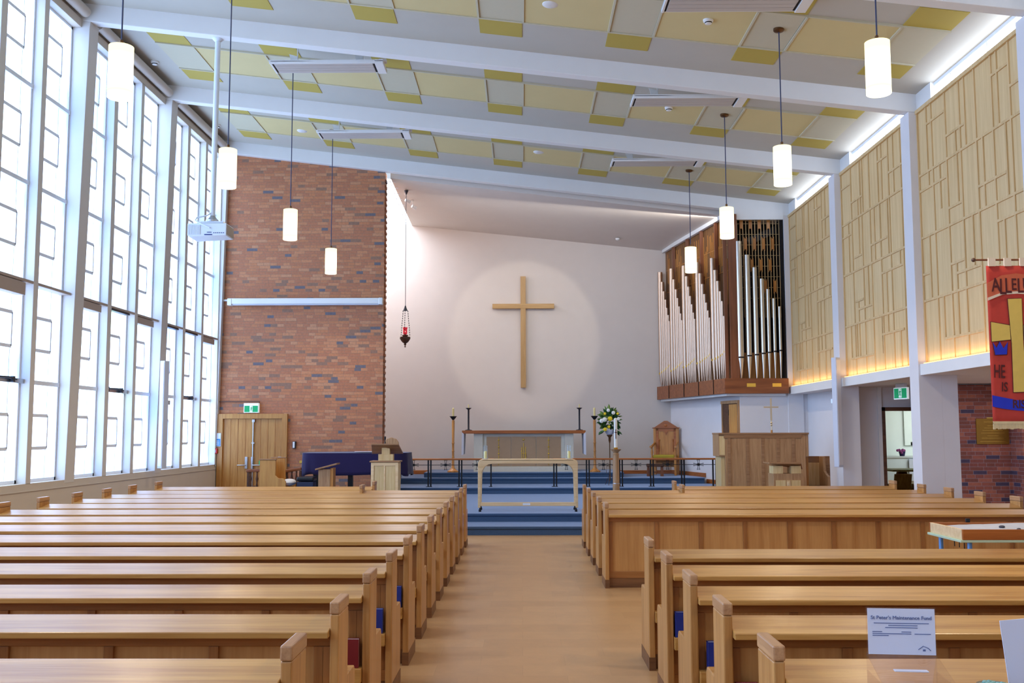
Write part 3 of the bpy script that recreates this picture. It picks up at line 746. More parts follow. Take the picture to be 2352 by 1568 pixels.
m = MB(); m.tube([(-7.0, 23.03, 2.38), (-6.04, 23.03, 2.38), (-6.04, 23.03, 2.3)], .012, 6); tag(m.build('wall_conduit', M['walnut']), 'thin brown conduit on the brick above the double door', 'conduit')
t = thing('safety_notice', 'white and blue notice on the brick, left of the double door', 'notice', (-7.0, 22.95, 1.48))
m = MB(); m.box(-.05, .11, -.01, 0, -.12, .18); m.build('notice_sheet', M['paper'], t)
m = MB(); m.box(-.04, .1, -.013, -.01, -.11, .05); m.build('blue_field', M['bluesign'], t)
m = MB()
for z in (-.09, -.06, -.03, 0): m.box(-.03, .08, -.015, -.013, z, z+.012)
m.build('text_line', M['paper'], t)
t = thing('fire_call_point', 'red fire call point below the blue notice', 'call point', (-7.02, 22.94, 1.25))
m = MB(); m.box(-.06, .06, -.04, .02, -.055, .065); m.build('call_point_box', M['redbox'], t, .005)
m = MB(); m.box(-.035, .035, -.043, -.04, -.03, .04); m.build('glass_plate', M['paper'], t)
m = MB(); m.box(-.008, .008, -.045, -.043, -.003, .013); m.build('press_dot', M['ink'], t)
t = thing('wall_intercom', 'small white intercom with dark sides on the brick wall', 'intercom', (-5.22, 23.01, 1.39))
m = MB(); m.box(-.04, .04, -.02, .04, -.08, .08); m.build('back_box', M['black'], t, .006)
m = MB(); m.box(-.028, .016, -.026, -.02, -.07, .07); m.build('face_plate', M['white'], t, .004)
m = MB(); m.box(-5.1, -4.95, 23.035, 23.05, .97, 1.03); tag(m.build('wall_plate', M['brass'], None, .003), 'small yellow brass plate on the brick beside the piano', 'plate')

# column speakers
for x, y, z0, z1, rz, lab in ((5.95, 18.98, 1.0, 3.06, .5, 'slim white column speaker on the right column beside the pew seat'), (-6.8, 18.95, 1.0, 3.03, -.5, 'slim white column speaker on the window side column')):
    t = thing('column_speaker', lab, 'speaker', (x, y, z0), rz, 'column speakers')
    m = MB(); m.box(-.06, .06, -.05, .07, 0, z1-z0); m.build('cabinet', M['spk'], t, .008)
    m = MB(); m.box(-.048, .048, -.056, -.05, .04, z1-z0-.04); m.build('grille', M['lav_wall'], t)
    m = MB(); s = -1 if x < 0 else 1
    m.box(-.02, .03, .06, .14, 1.2, 1.28); m.build('bracket', M['metal'], t)

# hanging sanctuary lamp
t = thing('sanctuary_lamp', 'red glass sanctuary lamp hanging on chains beside the brick wall', 'lamp', (-2.81, 24.0, 3.7))
top = chz(-2.81, 24.0) - 3.715
m = MB(); m.tube([(0, 0, .98), (0, 0, top-.05)], .007, 6); m.lathe([(.01, top-.1), (.05, top-.02), (.05, top)], n=12); m.build('suspension_wire', M['iron'], t)
m = MB(); m.lathe([(.012, 1.02), (.03, .96), (.055, .9), (.07, .895)], n=14); m.build('crown', M['iron'], t)
for k in range(3):
    a = 2*PI*k/3 - PI/2; m = MB()
    for i in range(11):
        f0, f1 = i/11, (i+.72)/11
        P = lambda f: ((.065+.06*f)*math.cos(a), (.065+.06*f)*math.sin(a), .9-.62*f)
        m.tube([P(f0), P((f0+f1)/2), P(f1)], [.004, .011, .004], 6)
    m.build('chain', M['black'], t)
m = MB(); m.lathe([(.002, 0), (.02, .02), (.01, .05), (.035, .08), (.02, .1), (.07, .13), (.1, .17), (.13, .22), (.125, .26), (.1, .25), (.05, .26), (.08, .3), (.03, .32)], n=18); m.build('bowl', M['walnut'], t)
m = MB(); m.lathe([(.03, .32), (.05, .34), (.048, .44), (.06, .49)], n=16); m.build('ruby_glass', M['red'], t)
m = MB(); m.ball(0, -.045, .385, .014); m.build('flame', glow('flame', (255,170,150), 3), t)

# the cross on the end wall
t = thing('wall_cross', 'plain wooden cross on the end wall in a circle of light', 'cross', (.04, 26.93, 2.86))
m = MB(); m.box(-.07, .07, -.045, .03, 0, 3.02); m.build('upright', M['crosswood'], t, .006)
m = MB(); m.box(-.83, .84, -.05, .025, 2.14, 2.27); m.build('crossbar', M['crosswoodx'], t, .006)
m = MB(); m.box(-.03, .03, .03, .07, 2.3, 2.6); m.build('wall_fixing', M['iron'], t)
# ================================================================ CHANCEL
P_, Q_ = Vector((4.6, 22.75, 0)), Vector((3.63, 26.95, 0))
org = thing('pipe_organ', 'pipe organ with ranks of metal pipes on a dark timber case', 'organ')
m = MB(); m.prism([(3.63, 26.96), (4.6, 22.75), (6.05, 22.75), (6.05, 22.94), (4.99, 22.94), (4.02, 26.96)], 2.53, 2.875, 'z'); base_o = m.build('case_base', M['orgwood'], org, .008)
m = MB()
for y in (26.1, 25.1, 24.2, 23.35): xx = 4.6-.231*(y-22.75); m.box(xx-.012, xx+.02, y-.01, y+.01, 2.54, 2.87)
m.build('base_joint', M['dark'], base_o)
for x in (5.2, 5.78):
    m = MB(); m.box(x-.1, x+.1, 22.742, 22.75, 2.68, 2.76); m.build('name_plate', M['gold'], base_o)
m = MB(); m.prism([(3.72, 26.9), (4.66, 22.85), (6.0, 22.85), (6.0, 22.93), (4.8, 22.93), (3.9, 26.9)], 2.48, 2.53, 'z'); m.build('lit_underside', M['white'], org)  # white strip paints in the lit underside of the case
# left screen with vertical strips
xl = lambda y, o=0: 4.86 + o - .231*(y-22.9)
m = MB(); m.add([(xl(22.85), 22.85, 2.875), (xl(26.97), 26.97, 2.875), (xl(26.97), 26.97, chz(3.9, 26.97)-.02), (xl(22.85), 22.85, chz(4.8, 23.26)-.06),
                 (xl(22.85)+.05, 22.85, 2.875), (xl(26.97)+.05, 26.97, 2.875), (xl(26.97)+.05, 26.97, chz(3.9, 26.97)-.02), (xl(22.85)+.05, 22.85, chz(4.8, 23.26)-.06)],
                [(0,1,2,3), (4,7,6,5), (0,4,5,1), (1,5,6,2), (2,6,7,3), (3,7,4,0)])
scr = m.build('case_screen', M['orgscreen'], org)
m = MB(); random.seed(3)
for i in range(64):
    y = 22.95 + i*.062; z0 = 4.6 + random.random()*1.5; z1 = min(z0 + .4 + random.random()*.8, 6.45)
    m.box(xl(y)-.014, xl(y)-.001, y, y+.026, z0, z1)
for z in (6.0, 5.4): 
    m.prism([(xl(22.9)-.01, 22.9), (xl(26.9)-.01, 26.9), (xl(26.9), 26.9), (xl(22.9), 22.9)], z, z+.015, 'z')
m.build('screen_strips', M['rimu'], scr)
for y in (26.3, 25.38, 24.5, 23.65):
    m = MB(); m.box(xl(y)-.08, xl(y)+.0, y-.05, y+.05, 2.875, min(chz(xl(y), y)-.04, 6.75)); m.build('case_post', M['orgz'], org, .004)
m = MB(); m.box(4.77, 4.97, 22.83, 22.95, 2.875, 6.68); m.build('corner_post', M['orgz'], org, .006)
m = MB(); m.box(4.66, 4.74, 22.9, 22.96, 2.875, 6.68); m.build('corner_post', M['orgz'], org, .006)
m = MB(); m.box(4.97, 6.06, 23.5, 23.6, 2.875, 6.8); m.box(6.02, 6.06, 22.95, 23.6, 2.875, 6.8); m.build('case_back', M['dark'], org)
m = MB(); m.box(5.0, 6.06, 23.3, 23.34, 2.875, 3.5); m.build('lower_panel', M['rimu'], org)
m = MB()
for i in range(15):
    x = 5.03 + i*.07; m.box(x-.007, x+.007, 23.1, 23.12, 4.3, 6.66)
for z in (4.75, 5.0, 5.25, 5.5, 5.75, 6.0, 6.25, 6.5): m.tube([(4.97, 23.09, z), (6.04, 23.09, z)], .004, 6)
g = m.build('swell_grille', M['batten'], org)
m = MB()
def strip(x, z0, z1):
    m = MB()
    r = .035; n = 6
    poly = [(x-r, z0-.06)] + [(x-r+ r*(1-math.cos(PI*i/n)) , z0 + r*.0 - .0 + r*math.sin(PI*i/n)*0) for i in (0,)]
    # narrow waisted strip with rounded notches top and bottom
    pts = [(x-r, z0-.09)]
    for i in range(n+1): pts.append((x - r*.8*math.cos(PI*i/n), z0-.09 + r*1.2*math.sin(PI*i/n)))
    pts += [(x+r, z0-.09), (x+r, z1+.09)]
    for i in range(n+1): pts.append((x + r*.8*math.cos(PI*i/n), z1+.09 - r*1.2*math.sin(PI*i/n)))
    pts.append((x-r, z1+.09)); m.prism(pts, 23.08, 23.1); m.build('grille_strip', M['rimu'], g)
for i, x in enumerate((5.13, 5.34, 5.55, 5.76)): strip(x, 6.44, 6.58)
for i, x in enumerate((5.22, 5.43, 5.64, 5.85)): strip(x, 5.95, 6.1)
for i, x in enumerate((5.36, 5.57, 5.78)): strip(x, 5.45, 5.6)
for i, x in enumerate((5.66, 5.88)): strip(x, 4.95, 5.1)
m = MB(); m.box(5.3, 6.05, 23.35, 23.45, 6.2, 6.36, ry=-.42); m.build('swell_duct', M['iron'], org)
def organ_pipe(x, y, zt, zm, r, zbase=2.875):
    m = MB(); m.lathe([(r*.28, zbase), (r*.98, zm-.015), (r, zm+.02), (r, zt), (r-.006, zt), (r-.006, zt-.05)], x, y, 0, 14)
    o = m.build('organ_pipe', M['pipe'] if x > 4.9 else M['pipew'], org)
    w = MB(); w.box(x-r*.75, x+r*.75, y-r*1.02, y-r*.7, zm-.012, zm+.02) if y < 22.95 else w.box(x-r*1.05, x-r*.6, y-r*.75, y+r*.75, zm-.015, zm+.03)
    w.build('pipe_mouth', M['dark'] if y < 22.95 else M['gold'], o)
FR = [(5.006,6.042,3.353,.072),(5.198,5.723,3.389,.061),(5.365,5.432,3.413,.055),(5.523,5.168,3.443,.049),(5.659,4.926,3.464,.04),(5.79,4.709,3.488,.036),(5.917,4.526,3.509,.033)]
for x, zt, zm, r in FR: organ_pipe(x, 22.9-.02, zt, zm, r*1.1)
GP = [[(26.87,5.97,3.22),(26.73,5.68,3.25),(26.61,5.41,3.28),(26.49,5.17,3.31),(26.41,4.94,3.34),(26.31,4.74,3.37),(26.25,4.57,3.4)],
[(26.06,5.93,3.24),(25.9,5.62,3.27),(25.76,5.34,3.3),(25.66,5.1,3.33),(25.55,4.87,3.36),(25.47,4.68,3.39),(25.4,4.5,3.42)],
[(25.23,5.87,3.28),(25.05,5.57,3.3),(24.94,5.29,3.33),(24.84,5.04,3.36),(24.75,4.82,3.39),(24.66,4.6,3.42),(24.59,4.44,3.45)],
[(24.38,5.81,3.32),(24.22,5.51,3.34),(24.1,5.23,3.37),(23.98,4.97,3.4),(23.89,4.75,3.42),(23.8,4.55,3.45),(23.72,4.37,3.48)],
[(23.51,5.76,3.34),(23.35,5.45,3.36),(23.22,5.17,3.38),(23.1,4.91,3.41),(23.01,4.67,3.43),(22.96,4.48,3.46),(22.9,4.32,3.49)]]
for gset in GP:
    for i, (y, zt, zm) in enumerate(gset): organ_pipe(3.73+.231*(26.95-y), y + (.06 if y < 22.97 else 0), zt, zm, [.064,.056,.049,.044,.039,.035,.031][i])
# white cornice over the organ
m = MB(); m.prism([(3.72, 26.98), (4.68, 22.9), (4.82, 22.9), (3.9, 26.98)], 6.5, 6.56, 'z')
m = MB(); m.box(4.7, 6.07, 22.9, 22.96, 6.56, 6.85); st(m, 'trim_organ_top', M['white'])
m = MB(); m.add([(xl(22.9)-.1, 22.9, chz(4.75, 23.26)-.07), (xl(26.96)-.1, 26.96, chz(3.85, 26.96)-.07), (xl(26.96)-.02, 26.96, chz(3.85, 26.96)-.07), (xl(22.9)-.02, 22.9, chz(4.75, 23.26)-.07),
 (xl(22.9)-.1, 22.9, chz(4.75, 23.26)+.05), (xl(26.96)-.1, 26.96, chz(3.85, 26.96)+.05), (xl(26.96)-.02, 26.96, chz(3.85, 26.96)+.05), (xl(22.9)-.02, 22.9, chz(4.75, 23.26)+.05)],
 [(0,1,2,3),(4,7,6,5),(0,4,5,1),(1,5,6,2),(2,6,7,3),(3,7,4,0)]); st(m, 'trim_organ_cornice', M['white'])

# ---- altar
t = thing('altar', 'long stone altar with bronze front panels under a timber top', 'altar', (.044, 25.3, .68))
m = MB(); m.box(-1.55, 1.55, -.1, .8, .955, 1.035); m.build('altar_top', M['rimux'], t, .006)
m = MB(); m.box(-1.26, -1.03, 0, .7, 0, .955); m.box(1.03, 1.25, 0, .7, 0, .955); m.box(-1.03, 1.03, .02, .7, 0, .12); m.box(-1.03, 1.03, .06, .7, .1, .955); m.build('stone_body', M['stone'], t, .004)
for i, (a, b) in enumerate(((-.94, -.325), (-.315, .305), (.315, .93))):
    m = MB(); m.box(a, b, .045, .06, .14, .88); p = m.build('front_panel', M['frontal'], t, .003)
    x = (a+b)/2
    if i != 1:
        m = MB(); m.tube([(x, .04, .16), (x, .04, .87)], .006, 6)
        for z in (.28, .45, .62, .79): m.ball(x, .035, z, .024, .015, .02, 8, 6)
        for z in (.2, .36, .54, .7): m.ball(x, .035, z, .012, .01, .03, 6, 6)
        m.build('gilt_chain', M['gold'], p)
    else:
        m = MB()
        for q, h0, h1 in ((-.045, .3, .62), (0, .26, .72), (.045, .3, .62)): m.tube([(x+q, .035, h0), (x+q, .035, h1)], .01, 6)
        m.tube([(x-.06, .033, .46), (x+.06, .033, .46)], .008, 6)
        m.tube([(x+.06, .033, .6), (x+.02, .033, .58), (x+.06, .033, .46), (x+.065, .033, .36), (x+.02, .033, .32)], .008, 6)
        m.tube([(x-.065, .033, .58), (x-.03, .033, .6), (x-.065, .033, .5)], .008, 6)
        m.ball(x, .035, .8, .026, .015, .022, 8, 6); m.build('gilt_monogram', M['gold'], p)
for sx in (-1, 1):
    m = MB()
    m.add([(sx*1.552, -.11, .99), (sx*1.56, -.11, .42), (sx*1.56, .6, .42), (sx*1.552, .75, .99), (sx*1.50, -.11, .95), (sx*1.51, -.11, .44), (sx*1.51, .6, .44), (sx*1.5, .75, .95)],
          [(0,1,2,3), (4,7,6,5), (0,4,5,1), (1,5,6,2), (2,6,7,3), (3,7,4,0)])
    c = m.build('altar_cloth', M['cloth']); c.location = (.044, 25.3, .68)
    tag(c, 'white altar cloth hanging over the %s end of the altar' % ('left' if sx < 0 else 'right'), 'cloth', 'altar cloth ends')
for x, lab in ((-1.36, 'left'), (1.46, 'right')):
    t = thing('altar_candlestick', 'tall dark iron candlestick on the %s end of the altar' % lab, 'candlestick', (x, 25.55, 1.7155), 0, 'altar candlesticks')
    m = MB(); m.lathe([(.09, 0), (.09, .012), (.03, .025), (.022, .05), (.022, .52), (.028, .53), (.07, .56), (.075, .57), (.02, .575)], n=16); m.build('stem', M['iron'], t)
    m = MB(); m.lathe([(.014, .57), (.014, .65), (.002, .66)], n=10); m.build('candle', M['candle'], t)
for x, y, lab in ((-1.72, 25.1, 'left'), (1.81, 25.1, 'right')):
    t = thing('floor_candlestick', 'turned wooden floor candlestick standing to the %s of the altar' % lab, 'candlestick', (x, y, .68), 0, 'floor candlesticks')
    m = MB(); m.lathe([(.14, 0), (.14, .03), (.07, .07), (.035, .12), (.03, .3), (.035, .36), (.028, .38), (.028, .5), (.036, .52), (.028, .54), (.028, .7), (.038, .72), (.03, .75), (.036, 1.27), (.02, 1.3)], n=16); m.build('turned_shaft', M['rimu'], t)
    m = MB(); m.lathe([(.015, 1.29), (.04, 1.32), (.09, 1.385), (.095, 1.39), (.03, 1.38)], n=18); m.build('drip_pan', M['black'], t)
    m = MB(); m.lathe([(.025, 1.38), (.025, 1.58), (.004, 1.6)], n=12); m.build('candle', M['candle'], t)

# ---- communion rails
def rail(x0, x1, posts, meds, label):
    t = thing('communion_rail', label, 'rail', (0, 23.2, .42), 0, 'communion rails')
    m = MB(); m.box(x0, x1, -.07, .07, .61, .65); m.build('handrail', M['rimux'], t, .01)
    for x in posts:
        m = MB(); m.box(x-.016, x+.016, -.016, .016, 0, .61); m.box(x-.05, x+.03, -.03, .03, 0, .012); m.build('post', M['black'], t)
    m = MB(); m.tube([(posts[0], 0, .5), (posts[-1], 0, .5)], .007, 6); m.build('cross_wire', M['black'], t)
    for x in meds:
        m = MB()
        for a in range(4):
            c, s_ = math.cos(a*PI/2), math.sin(a*PI/2)
            P = lambda u, w: (x + u*c - w*s_, 0, .5 + u*s_ + w*c)
            m.tube([P(.11, -.035), P(.085, -.02), P(.025, -.012)], .006, 6); m.tube([P(.11, .035), P(.085, .02), P(.025, .012)], .006, 6); m.tube([P(.115, -.03), P(.1, 0), P(.115, .03)], .006, 6)
        m.box(x-.028, x+.028, -.012, .012, .472, .528); m.build('cross_medallion', M['black'], t)
rail(-3.0, -.66, [-2.88, -2.16, -2.1, -1.45, -1.39, -.715], [-2.5, -1.76, -1.03], 'communion rail left of the altar steps')
rail(.7, 4.47, [.73, .79, 1.48, 1.54, 2.24, 2.3, 2.95, 3.01, 3.66, 3.72, 4.38, 4.45], [1.02, 1.87, 2.62, 3.34, 4.05], 'communion rail right of the altar steps')

# ---- communion table with two candles in glasses
t = thing('communion_table', 'pale bentwood communion table on wheels before the altar steps', 'table', (.1, 17.9, .28))
def arch(y0, y1):
    W, Hh, r, th = .875, .905, .22, .065
    pts_o = [(-W-.0, .07), (-W, Hh-.06)] + [(-W + .06*(1-math.cos(a)), Hh-.06 + .06*math.sin(a)) for a in (PI/4, PI/2)]
    pts_o += [(W-.06+.06*math.sin(a), Hh-.06+.06*math.cos(a)) for a in (0, PI/4, PI/2)] + [(W, .07), (W-.045, .07)]
    r = .2; inner = [(W-.06-(r-r*math.cos(a)), Hh-.07-r + r*math.sin(a)) for a in (0, PI/8, PI/4, 3*PI/8, PI/2)]
    pts = pts_o + inner + [(-u, w) for u, w in reversed(inner)] + [(-W+.045, .07)]
    m = MB(); m.prism(pts, y0, y1); return m
arch(-.24, -.17).build('bent_frame', M['palex'], t, .006); arch(.2, .27).build('bent_frame', M['palex'], t, .006)
m = MB(); m.box(-.8, .8, -.24, .27, .888, .91); m.build('table_top', M['palex'], t, .004)
m = MB(); m.box(-.84, .84, -.235, -.205, .1, .165); m.build('stretcher', M['palex'], t, .004)
m = MB(); m.box(-.09, .04, -.237, -.235, .115, .15); m.build('maker_label', M['bar'], t)
for x in (-.84, .84):
    for y in (-.205, .235):
        m = MB(); m.tube([(x, y, .0), (x, y, .08)], .012, 8); m.lathe([(.022, 0), (.024, .02), (.02, .045)], x, y, 0, 10); m.build('castor', M['black'], t)
for x, lab in ((-.65, 'left'), (.83, 'right')):
    t = thing('hurricane_candle', 'cream pillar candle in a clear glass on the %s of the pale table' % lab, 'candle', (x, 17.85, 1.19), 0, 'hurricane candles')
    m = MB(); m.lathe([(.03, 0), (.055, .006), (.06, .012)], n=18); m.build('glass_plate', M['cloth'], t)
    m = MB(); m.lathe([(.026, .012), (.027, .13), (.02, .14), (.003, .142)], n=16); m.build('candle', M['candle'], t)
    m = MB(); m.lathe([(.042, .012), (.043, .24)], n=20); m.build('glass_chimney', M['glass'], t)

# ---- piano under its cover
t = thing('grand_piano', 'grand piano in front of the brick wall', 'piano', (-3.45, 21.0, .28))
m = MB(); m.box(-1.0, 1.0, -.4, .7, .55, .9); m.build('piano_case', M['pianoblk'], t, .02)
for x, y in ((-.78, -.1), (.42, -.2), (.78, .5)):
    m = MB(); m.prism([(x-.1, .55), (x+.1, .55), (x+.05, .08), (x-.05, .08)], y-.05, y+.05); m.lathe([(.03, 0), (.035, .05), (.03, .08)], x, y, 0, 10); m.build('leg', M['pianoblk'], t)
m = MB(); m.box(-.2, -.1, .1, .2, .15, .55); m.box(-.28, .0, .05, .2, .1, .16); m.build('pedal_lyre', M['pianoblk'], t)
m = MB(); random.seed(11)
cols = 60; rows = 7
prof = []
def outline(u):
    """rounded outline of the covered piano seen from above, u 0..1"""
    a = 2*PI*u; ex = .55
    c, s_ = math.cos(a), math.sin(a)
    return 1.1*math.copysign(abs(c)**.38, c), .15 + .66*math.copysign(abs(s_)**.42, s_)
vs = []; fs = []
for r in range(rows):
    f = r/(rows-1)
    for k in range(cols):
        x, y = outline(k/cols); w = 1 + .018*f*math.sin(k*1.7) + .012*f*math.sin(k*.9+1) + .01*f
        drop = .43 + .03*math.sin(k*.6) + .03*math.sin(k*.23)
        z = .965 - .02*(1 if r else 0) - drop*max(0, f-.02) + (.0 if x > -.7 else -.0)
        vs.append((x*w, .0+y*w, z))
b0 = len(vs)
vs.append((0, .15, .985))
for r in range(rows-1):
    for k in range(cols):
        k2 = (k+1) % cols; fs.append((r*cols+k, (r+1)*cols+k, (r+1)*cols+k2, r*cols+k2))
for k in range(cols): fs.append((b0, k, (k+1) % cols))
m.add(vs, fs, True); c = m.build('piano_cover', M['purple'], None); c.location = (-3.45, 21.0, .28)
tag(c, 'deep purple velvet cover draped over the grand piano', 'cover')
md = c.modifiers.new('thick', 'SOLIDIFY'); md.thickness = .006; md.offset = 1
m = MB(); m.box(-.25, .25, -.15, .15, 0, .004, rz=.1); p = m.build('sheet_music', M['paper']); p.location = (-3.2, 20.75, 1.272); tag(p, 'white music sheet lying on the purple piano cover', 'sheet')
t = thing('piano_stool', 'dark padded piano stool left of the covered piano', 'stool', (-4.22, 19.75, .28))
m = MB(); m.box(-.17, .17, -.17, .17, .44, .53); m.build('padded_seat', M['pianoblk'], t, .03)
m = MB(); m.box(-.16, .16, -.16, .16, .33, .43); m.build('seat_box', M['stoolblue'], t, .008)
for x in (-.13, .13):
    for y in (-.13, .13): m = MB(); m.box(x-.02, x+.02, y-.02, y+.02, 0, .34); m.build('leg', M['pianoblk'], t)

# ---- lectern, small desk and clergy seat on the left
t = thing('lectern', 'panelled pale wood lectern with a sloping book rest', 'lectern', (-2.42, 17.9, .28))
m = MB(); m.box(-.24, .24, -.16, .2, 0, .86); bd = m.build('lectern_body', M['pale'], t, .006)
for a, b in ((-.185, -.015), (.015, .185)):
    m = MB(); m.box(a, b, -.166, -.16, .05, .8); m.build('panel', M['palex'] if False else M['pale'], bd)
m = MB()
for x0, x1, z0, z1 in ((-.24, -.19, 0, .855), (.19, .24, 0, .855), (-.012, .012, 0, .8), (-.19, .19, .8, .855)): m.box(x0, x1, -.178, -.16, z0, z1)
m.build('panel_frame', M['palex'], bd, .003)
m = MB(); m.box(-.265, .265, -.19, .23, .86, .885); m.build('top_board', M['oakx'], t, .004)
m = MB(); m.box(-.13, .13, -.05, .12, .885, 1.0); m.build('neck', M['pale'], t, .004)
m = MB(); m.add([(-.24, -.16, 1.165), (.24, -.16, 1.165), (.28, .2, 1.0), (-.28, .2, 1.0), (-.24, -.16, 1.19), (.24, -.16, 1.19), (.28, .2, 1.025), (-.28, .2, 1.025)],
  [(0,3,2,1), (4,5,6,7), (0,1,5,4), (1,2,6,5), (2,3,7,6), (3,0,4,7)]); m.build('book_rest', M['oakx'], t, .004)
m = MB(); m.prism([(-.07, 1.0), (.07, 1.0), (.07, 1.1), (-.07, 1.13)], -.05, .1); m.build('rest_bracket', M['pale'], t)
t = thing('carved_chair_back', 'carved wooden chair with an arched back behind the lectern', 'chair', (-2.95, 22.45, .28))
m = MB(); m.prism([(-.16, .05), (.17, .05), (.17, 1.17), (.12, 1.24), (.0, 1.28), (-.09, 1.25), (-.16, 1.16)], .18, .23); m.build('backrest', M['oak'], t, .01)
m = MB(); m.box(-.18, .19, -.2, .18, .4, .46); m.build('seat', M['oakx'], t, .01)
for x in (-.14, .15):
    for y in (-.17, .2): m = MB(); m.box(x-.025, x+.025, y-.025, y+.025, 0, .42); m.build('leg', M['oak'], t)
t = thing('reading_microphone', 'black microphone standing on the lectern', 'microphone', (-2.42, 17.76, 1.472))
m = MB(); m.lathe([(.018, 0), (.018, .012), (.008, .014), (.008, .06), (.015, .07), (.015, .12), (.004, .125)], n=10); m.build('stem', M['black'], t)
t = thing('prayer_desk', 'small wooden prayer desk left of the lectern', 'desk', (-3.58, 18.5, .28))
m = MB(); m.box(-.14, .08, -.12, .14, 0, .72); m.build('desk_body', M['oak'], t, .006)
m = MB(); m.box(.08, .13, -.11, .14, 0, .74); m.build('desk_side', M['rimu'], t, .004)
m = MB(); m.add([(-.19, -.17, .70), (-.19, .18, .70), (.2, .18, .8), (.2, -.17, .8), (-.19, -.17, .73), (-.19, .18, .73), (.2, .18, .83), (.2, -.17, .83)], [(0,1,2,3), (4,7,6,5), (0,4,5,1), (1,5,6,2), (2,6,7,3), (3,7,4,0)]); m.build('sloping_top', M['oakx'], t, .004)
t = thing('clergy_seat', 'high-sided wooden clergy seat by the double door', 'seat', (-4.78, 19.5, .28))
m = MB(); m.prism([(-.3, 0), (.21, 0), (.21, .44), (.17, .5), (.06, .51), (.01, .56), (.01, .86), (-.3, .86)], -.03, .02); m.build('side_panel', M['door'], t, .006)
m = MB(); m.prism([(-.22, 0), (.26, 0), (.26, .4), (.06, .44), (.04, .88), (-.22, .88)], .6, .64); m.build('side_panel', M['door'], t, .006)
m = MB(); m.box(-.22, -.17, .02, .6, .0, .85); m.build('backrest', M['door'], t, .004)
m = MB(); m.box(-.315, .025, -.045, .03, .86, .88); m.box(-.24, .06, .59, .65, .88, .9); m.build('seat_cap', M['oakx'], t, .004)
m = MB(); m.box(-.17, .22, .02, .6, .3, .34); m.build('seat_board', M['door'], t)
m = MB(); m.ball(.2, .3, .415, .14, .22, .07); c = m.build('seat_cushion', M['cushion']); c.location = (-4.78, 19.5, .28); tag(c, 'white cushion on the wooden clergy seat', 'cushion')
for x, y, s, hw, lab in ((-5.32, 20.3, -1, .22, 'spindle-armed wooden chair left of the clergy seat'), (-4.66, 20.45, 1, .16, 'spindle-armed wooden chair between clergy seat and piano')):
    t = thing('spindle_chair', lab, 'chair', (x, y, .28), 0, 'spindle armed chairs')
    m = MB(); m.box(-hw-.02, hw+.02, -.05, .03, .6, .66, ry=-.16 if s > 0 else -.05); m.build('arm_rest', M['orgwood'], t, .015)
    for xx in (-hw*.7, -hw*.1, hw*.5):
        m = MB(); m.lathe([(.012, .22), (.028, .3), (.014, .38), (.03, .46), (.015, .54), (.02, .61)], xx, -.01, 0, 8); m.build('spindle', M['walnut'], t)
    for xx in (-hw+.02, hw):
        m = MB(); m.box(xx-.02, xx+.02, -.035, .015, 0, .62); m.build('leg', M['walnut'], t)
        m = MB(); m.box(xx-.025, xx+.025, .4, .45, 0, .3); m.build('leg', M['walnut'], t)
    m = MB(); m.box(-hw, hw, -.03, .45, .2, .26); m.build('seat', M['orgwood'], t, .01)

# ---- flowers on a wire stand
t = thing('flower_stand', 'thin wire pedestal stand carrying the flower arrangement', 'stand', (2.08, 23.9, .42))
m = MB(); m.lathe([(.012, .1), (.012, .98), (.03, 1.05), (.03, 1.12), (.07, 1.17), (.07, 1.18)], n=10); m.build('stem', M['bronze'], t)
for a in (.2, 2.3, 4.4):
    m = MB(); m.tube([(0, 0, .5), (.1*math.cos(a), .1*math.sin(a), .44), (.12*math.cos(a), .12*math.sin(a), .3), (.03*math.cos(a), .03*math.sin(a), .22), (.16*math.cos(a), .16*math.sin(a), 0)], .006, 6); m.build('leg', M['bronze'], t)
fl = thing('flower_arrangement', 'yellow and white flowers with green leaves in a white bowl', 'flowers', (2.08, 23.9, 1.6))
m = MB(); m.lathe([(.05, 0), (.09, .03), (.13, .12), (.12, .12), (.08, .05)], n=16); m.build('bowl', M['cloth'], fl)
random.seed(5)
def leaf(m, p, d, L, w):
    d = d.normalized(); up = Vector((0, 0, 1)); a = d.cross(up)
    if a.length < .05: a = Vector((1, 0, 0))
    a.normalize(); n = a.cross(d) * .02
    pts = [p, p+d*L*.3+a*w*.42+n, p+d*L*.65+a*w*.4+n, p+d*L, p+d*L*.65-a*w*.4+n, p+d*L*.3-a*w*.42+n, p+d*L*.5-n]
    b = len(m.v); m.add(pts, [(0,1,6), (1,2,6), (2,3,6), (3,4,6), (4,5,6), (5,0,6)])
for mat, cnt, rr in ((M['leaf'], 150, 1.0), (M['leaf2'], 70, 1.05)):
    m = MB()
    for i in range(cnt):
        a = random.uniform(0, 2*PI); e = random.uniform(-.5, 1.5)
        d = Vector((math.cos(a)*math.cos(e), .6*math.sin(a)*math.cos(e), math.sin(e)))
        p = Vector((0, 0, .3)) + Vector((d.x*.2, d.y*.2, d.z*.27))*rr*random.uniform(.5, 1)
        leaf(m, p, d + Vector((0, 0, -.3)), random.uniform(.09, .17), random.uniform(.05, .09))
    for a in (2.6, 3.6, 5.4, 5.9):
        if mat is M['leaf']: leaf(m, Vector((.12*math.cos(a), -.08, .12)), Vector((math.cos(a)*.8, -.3, -.5)), .22, .2)
    m.build('foliage', mat, fl, recalc=False)
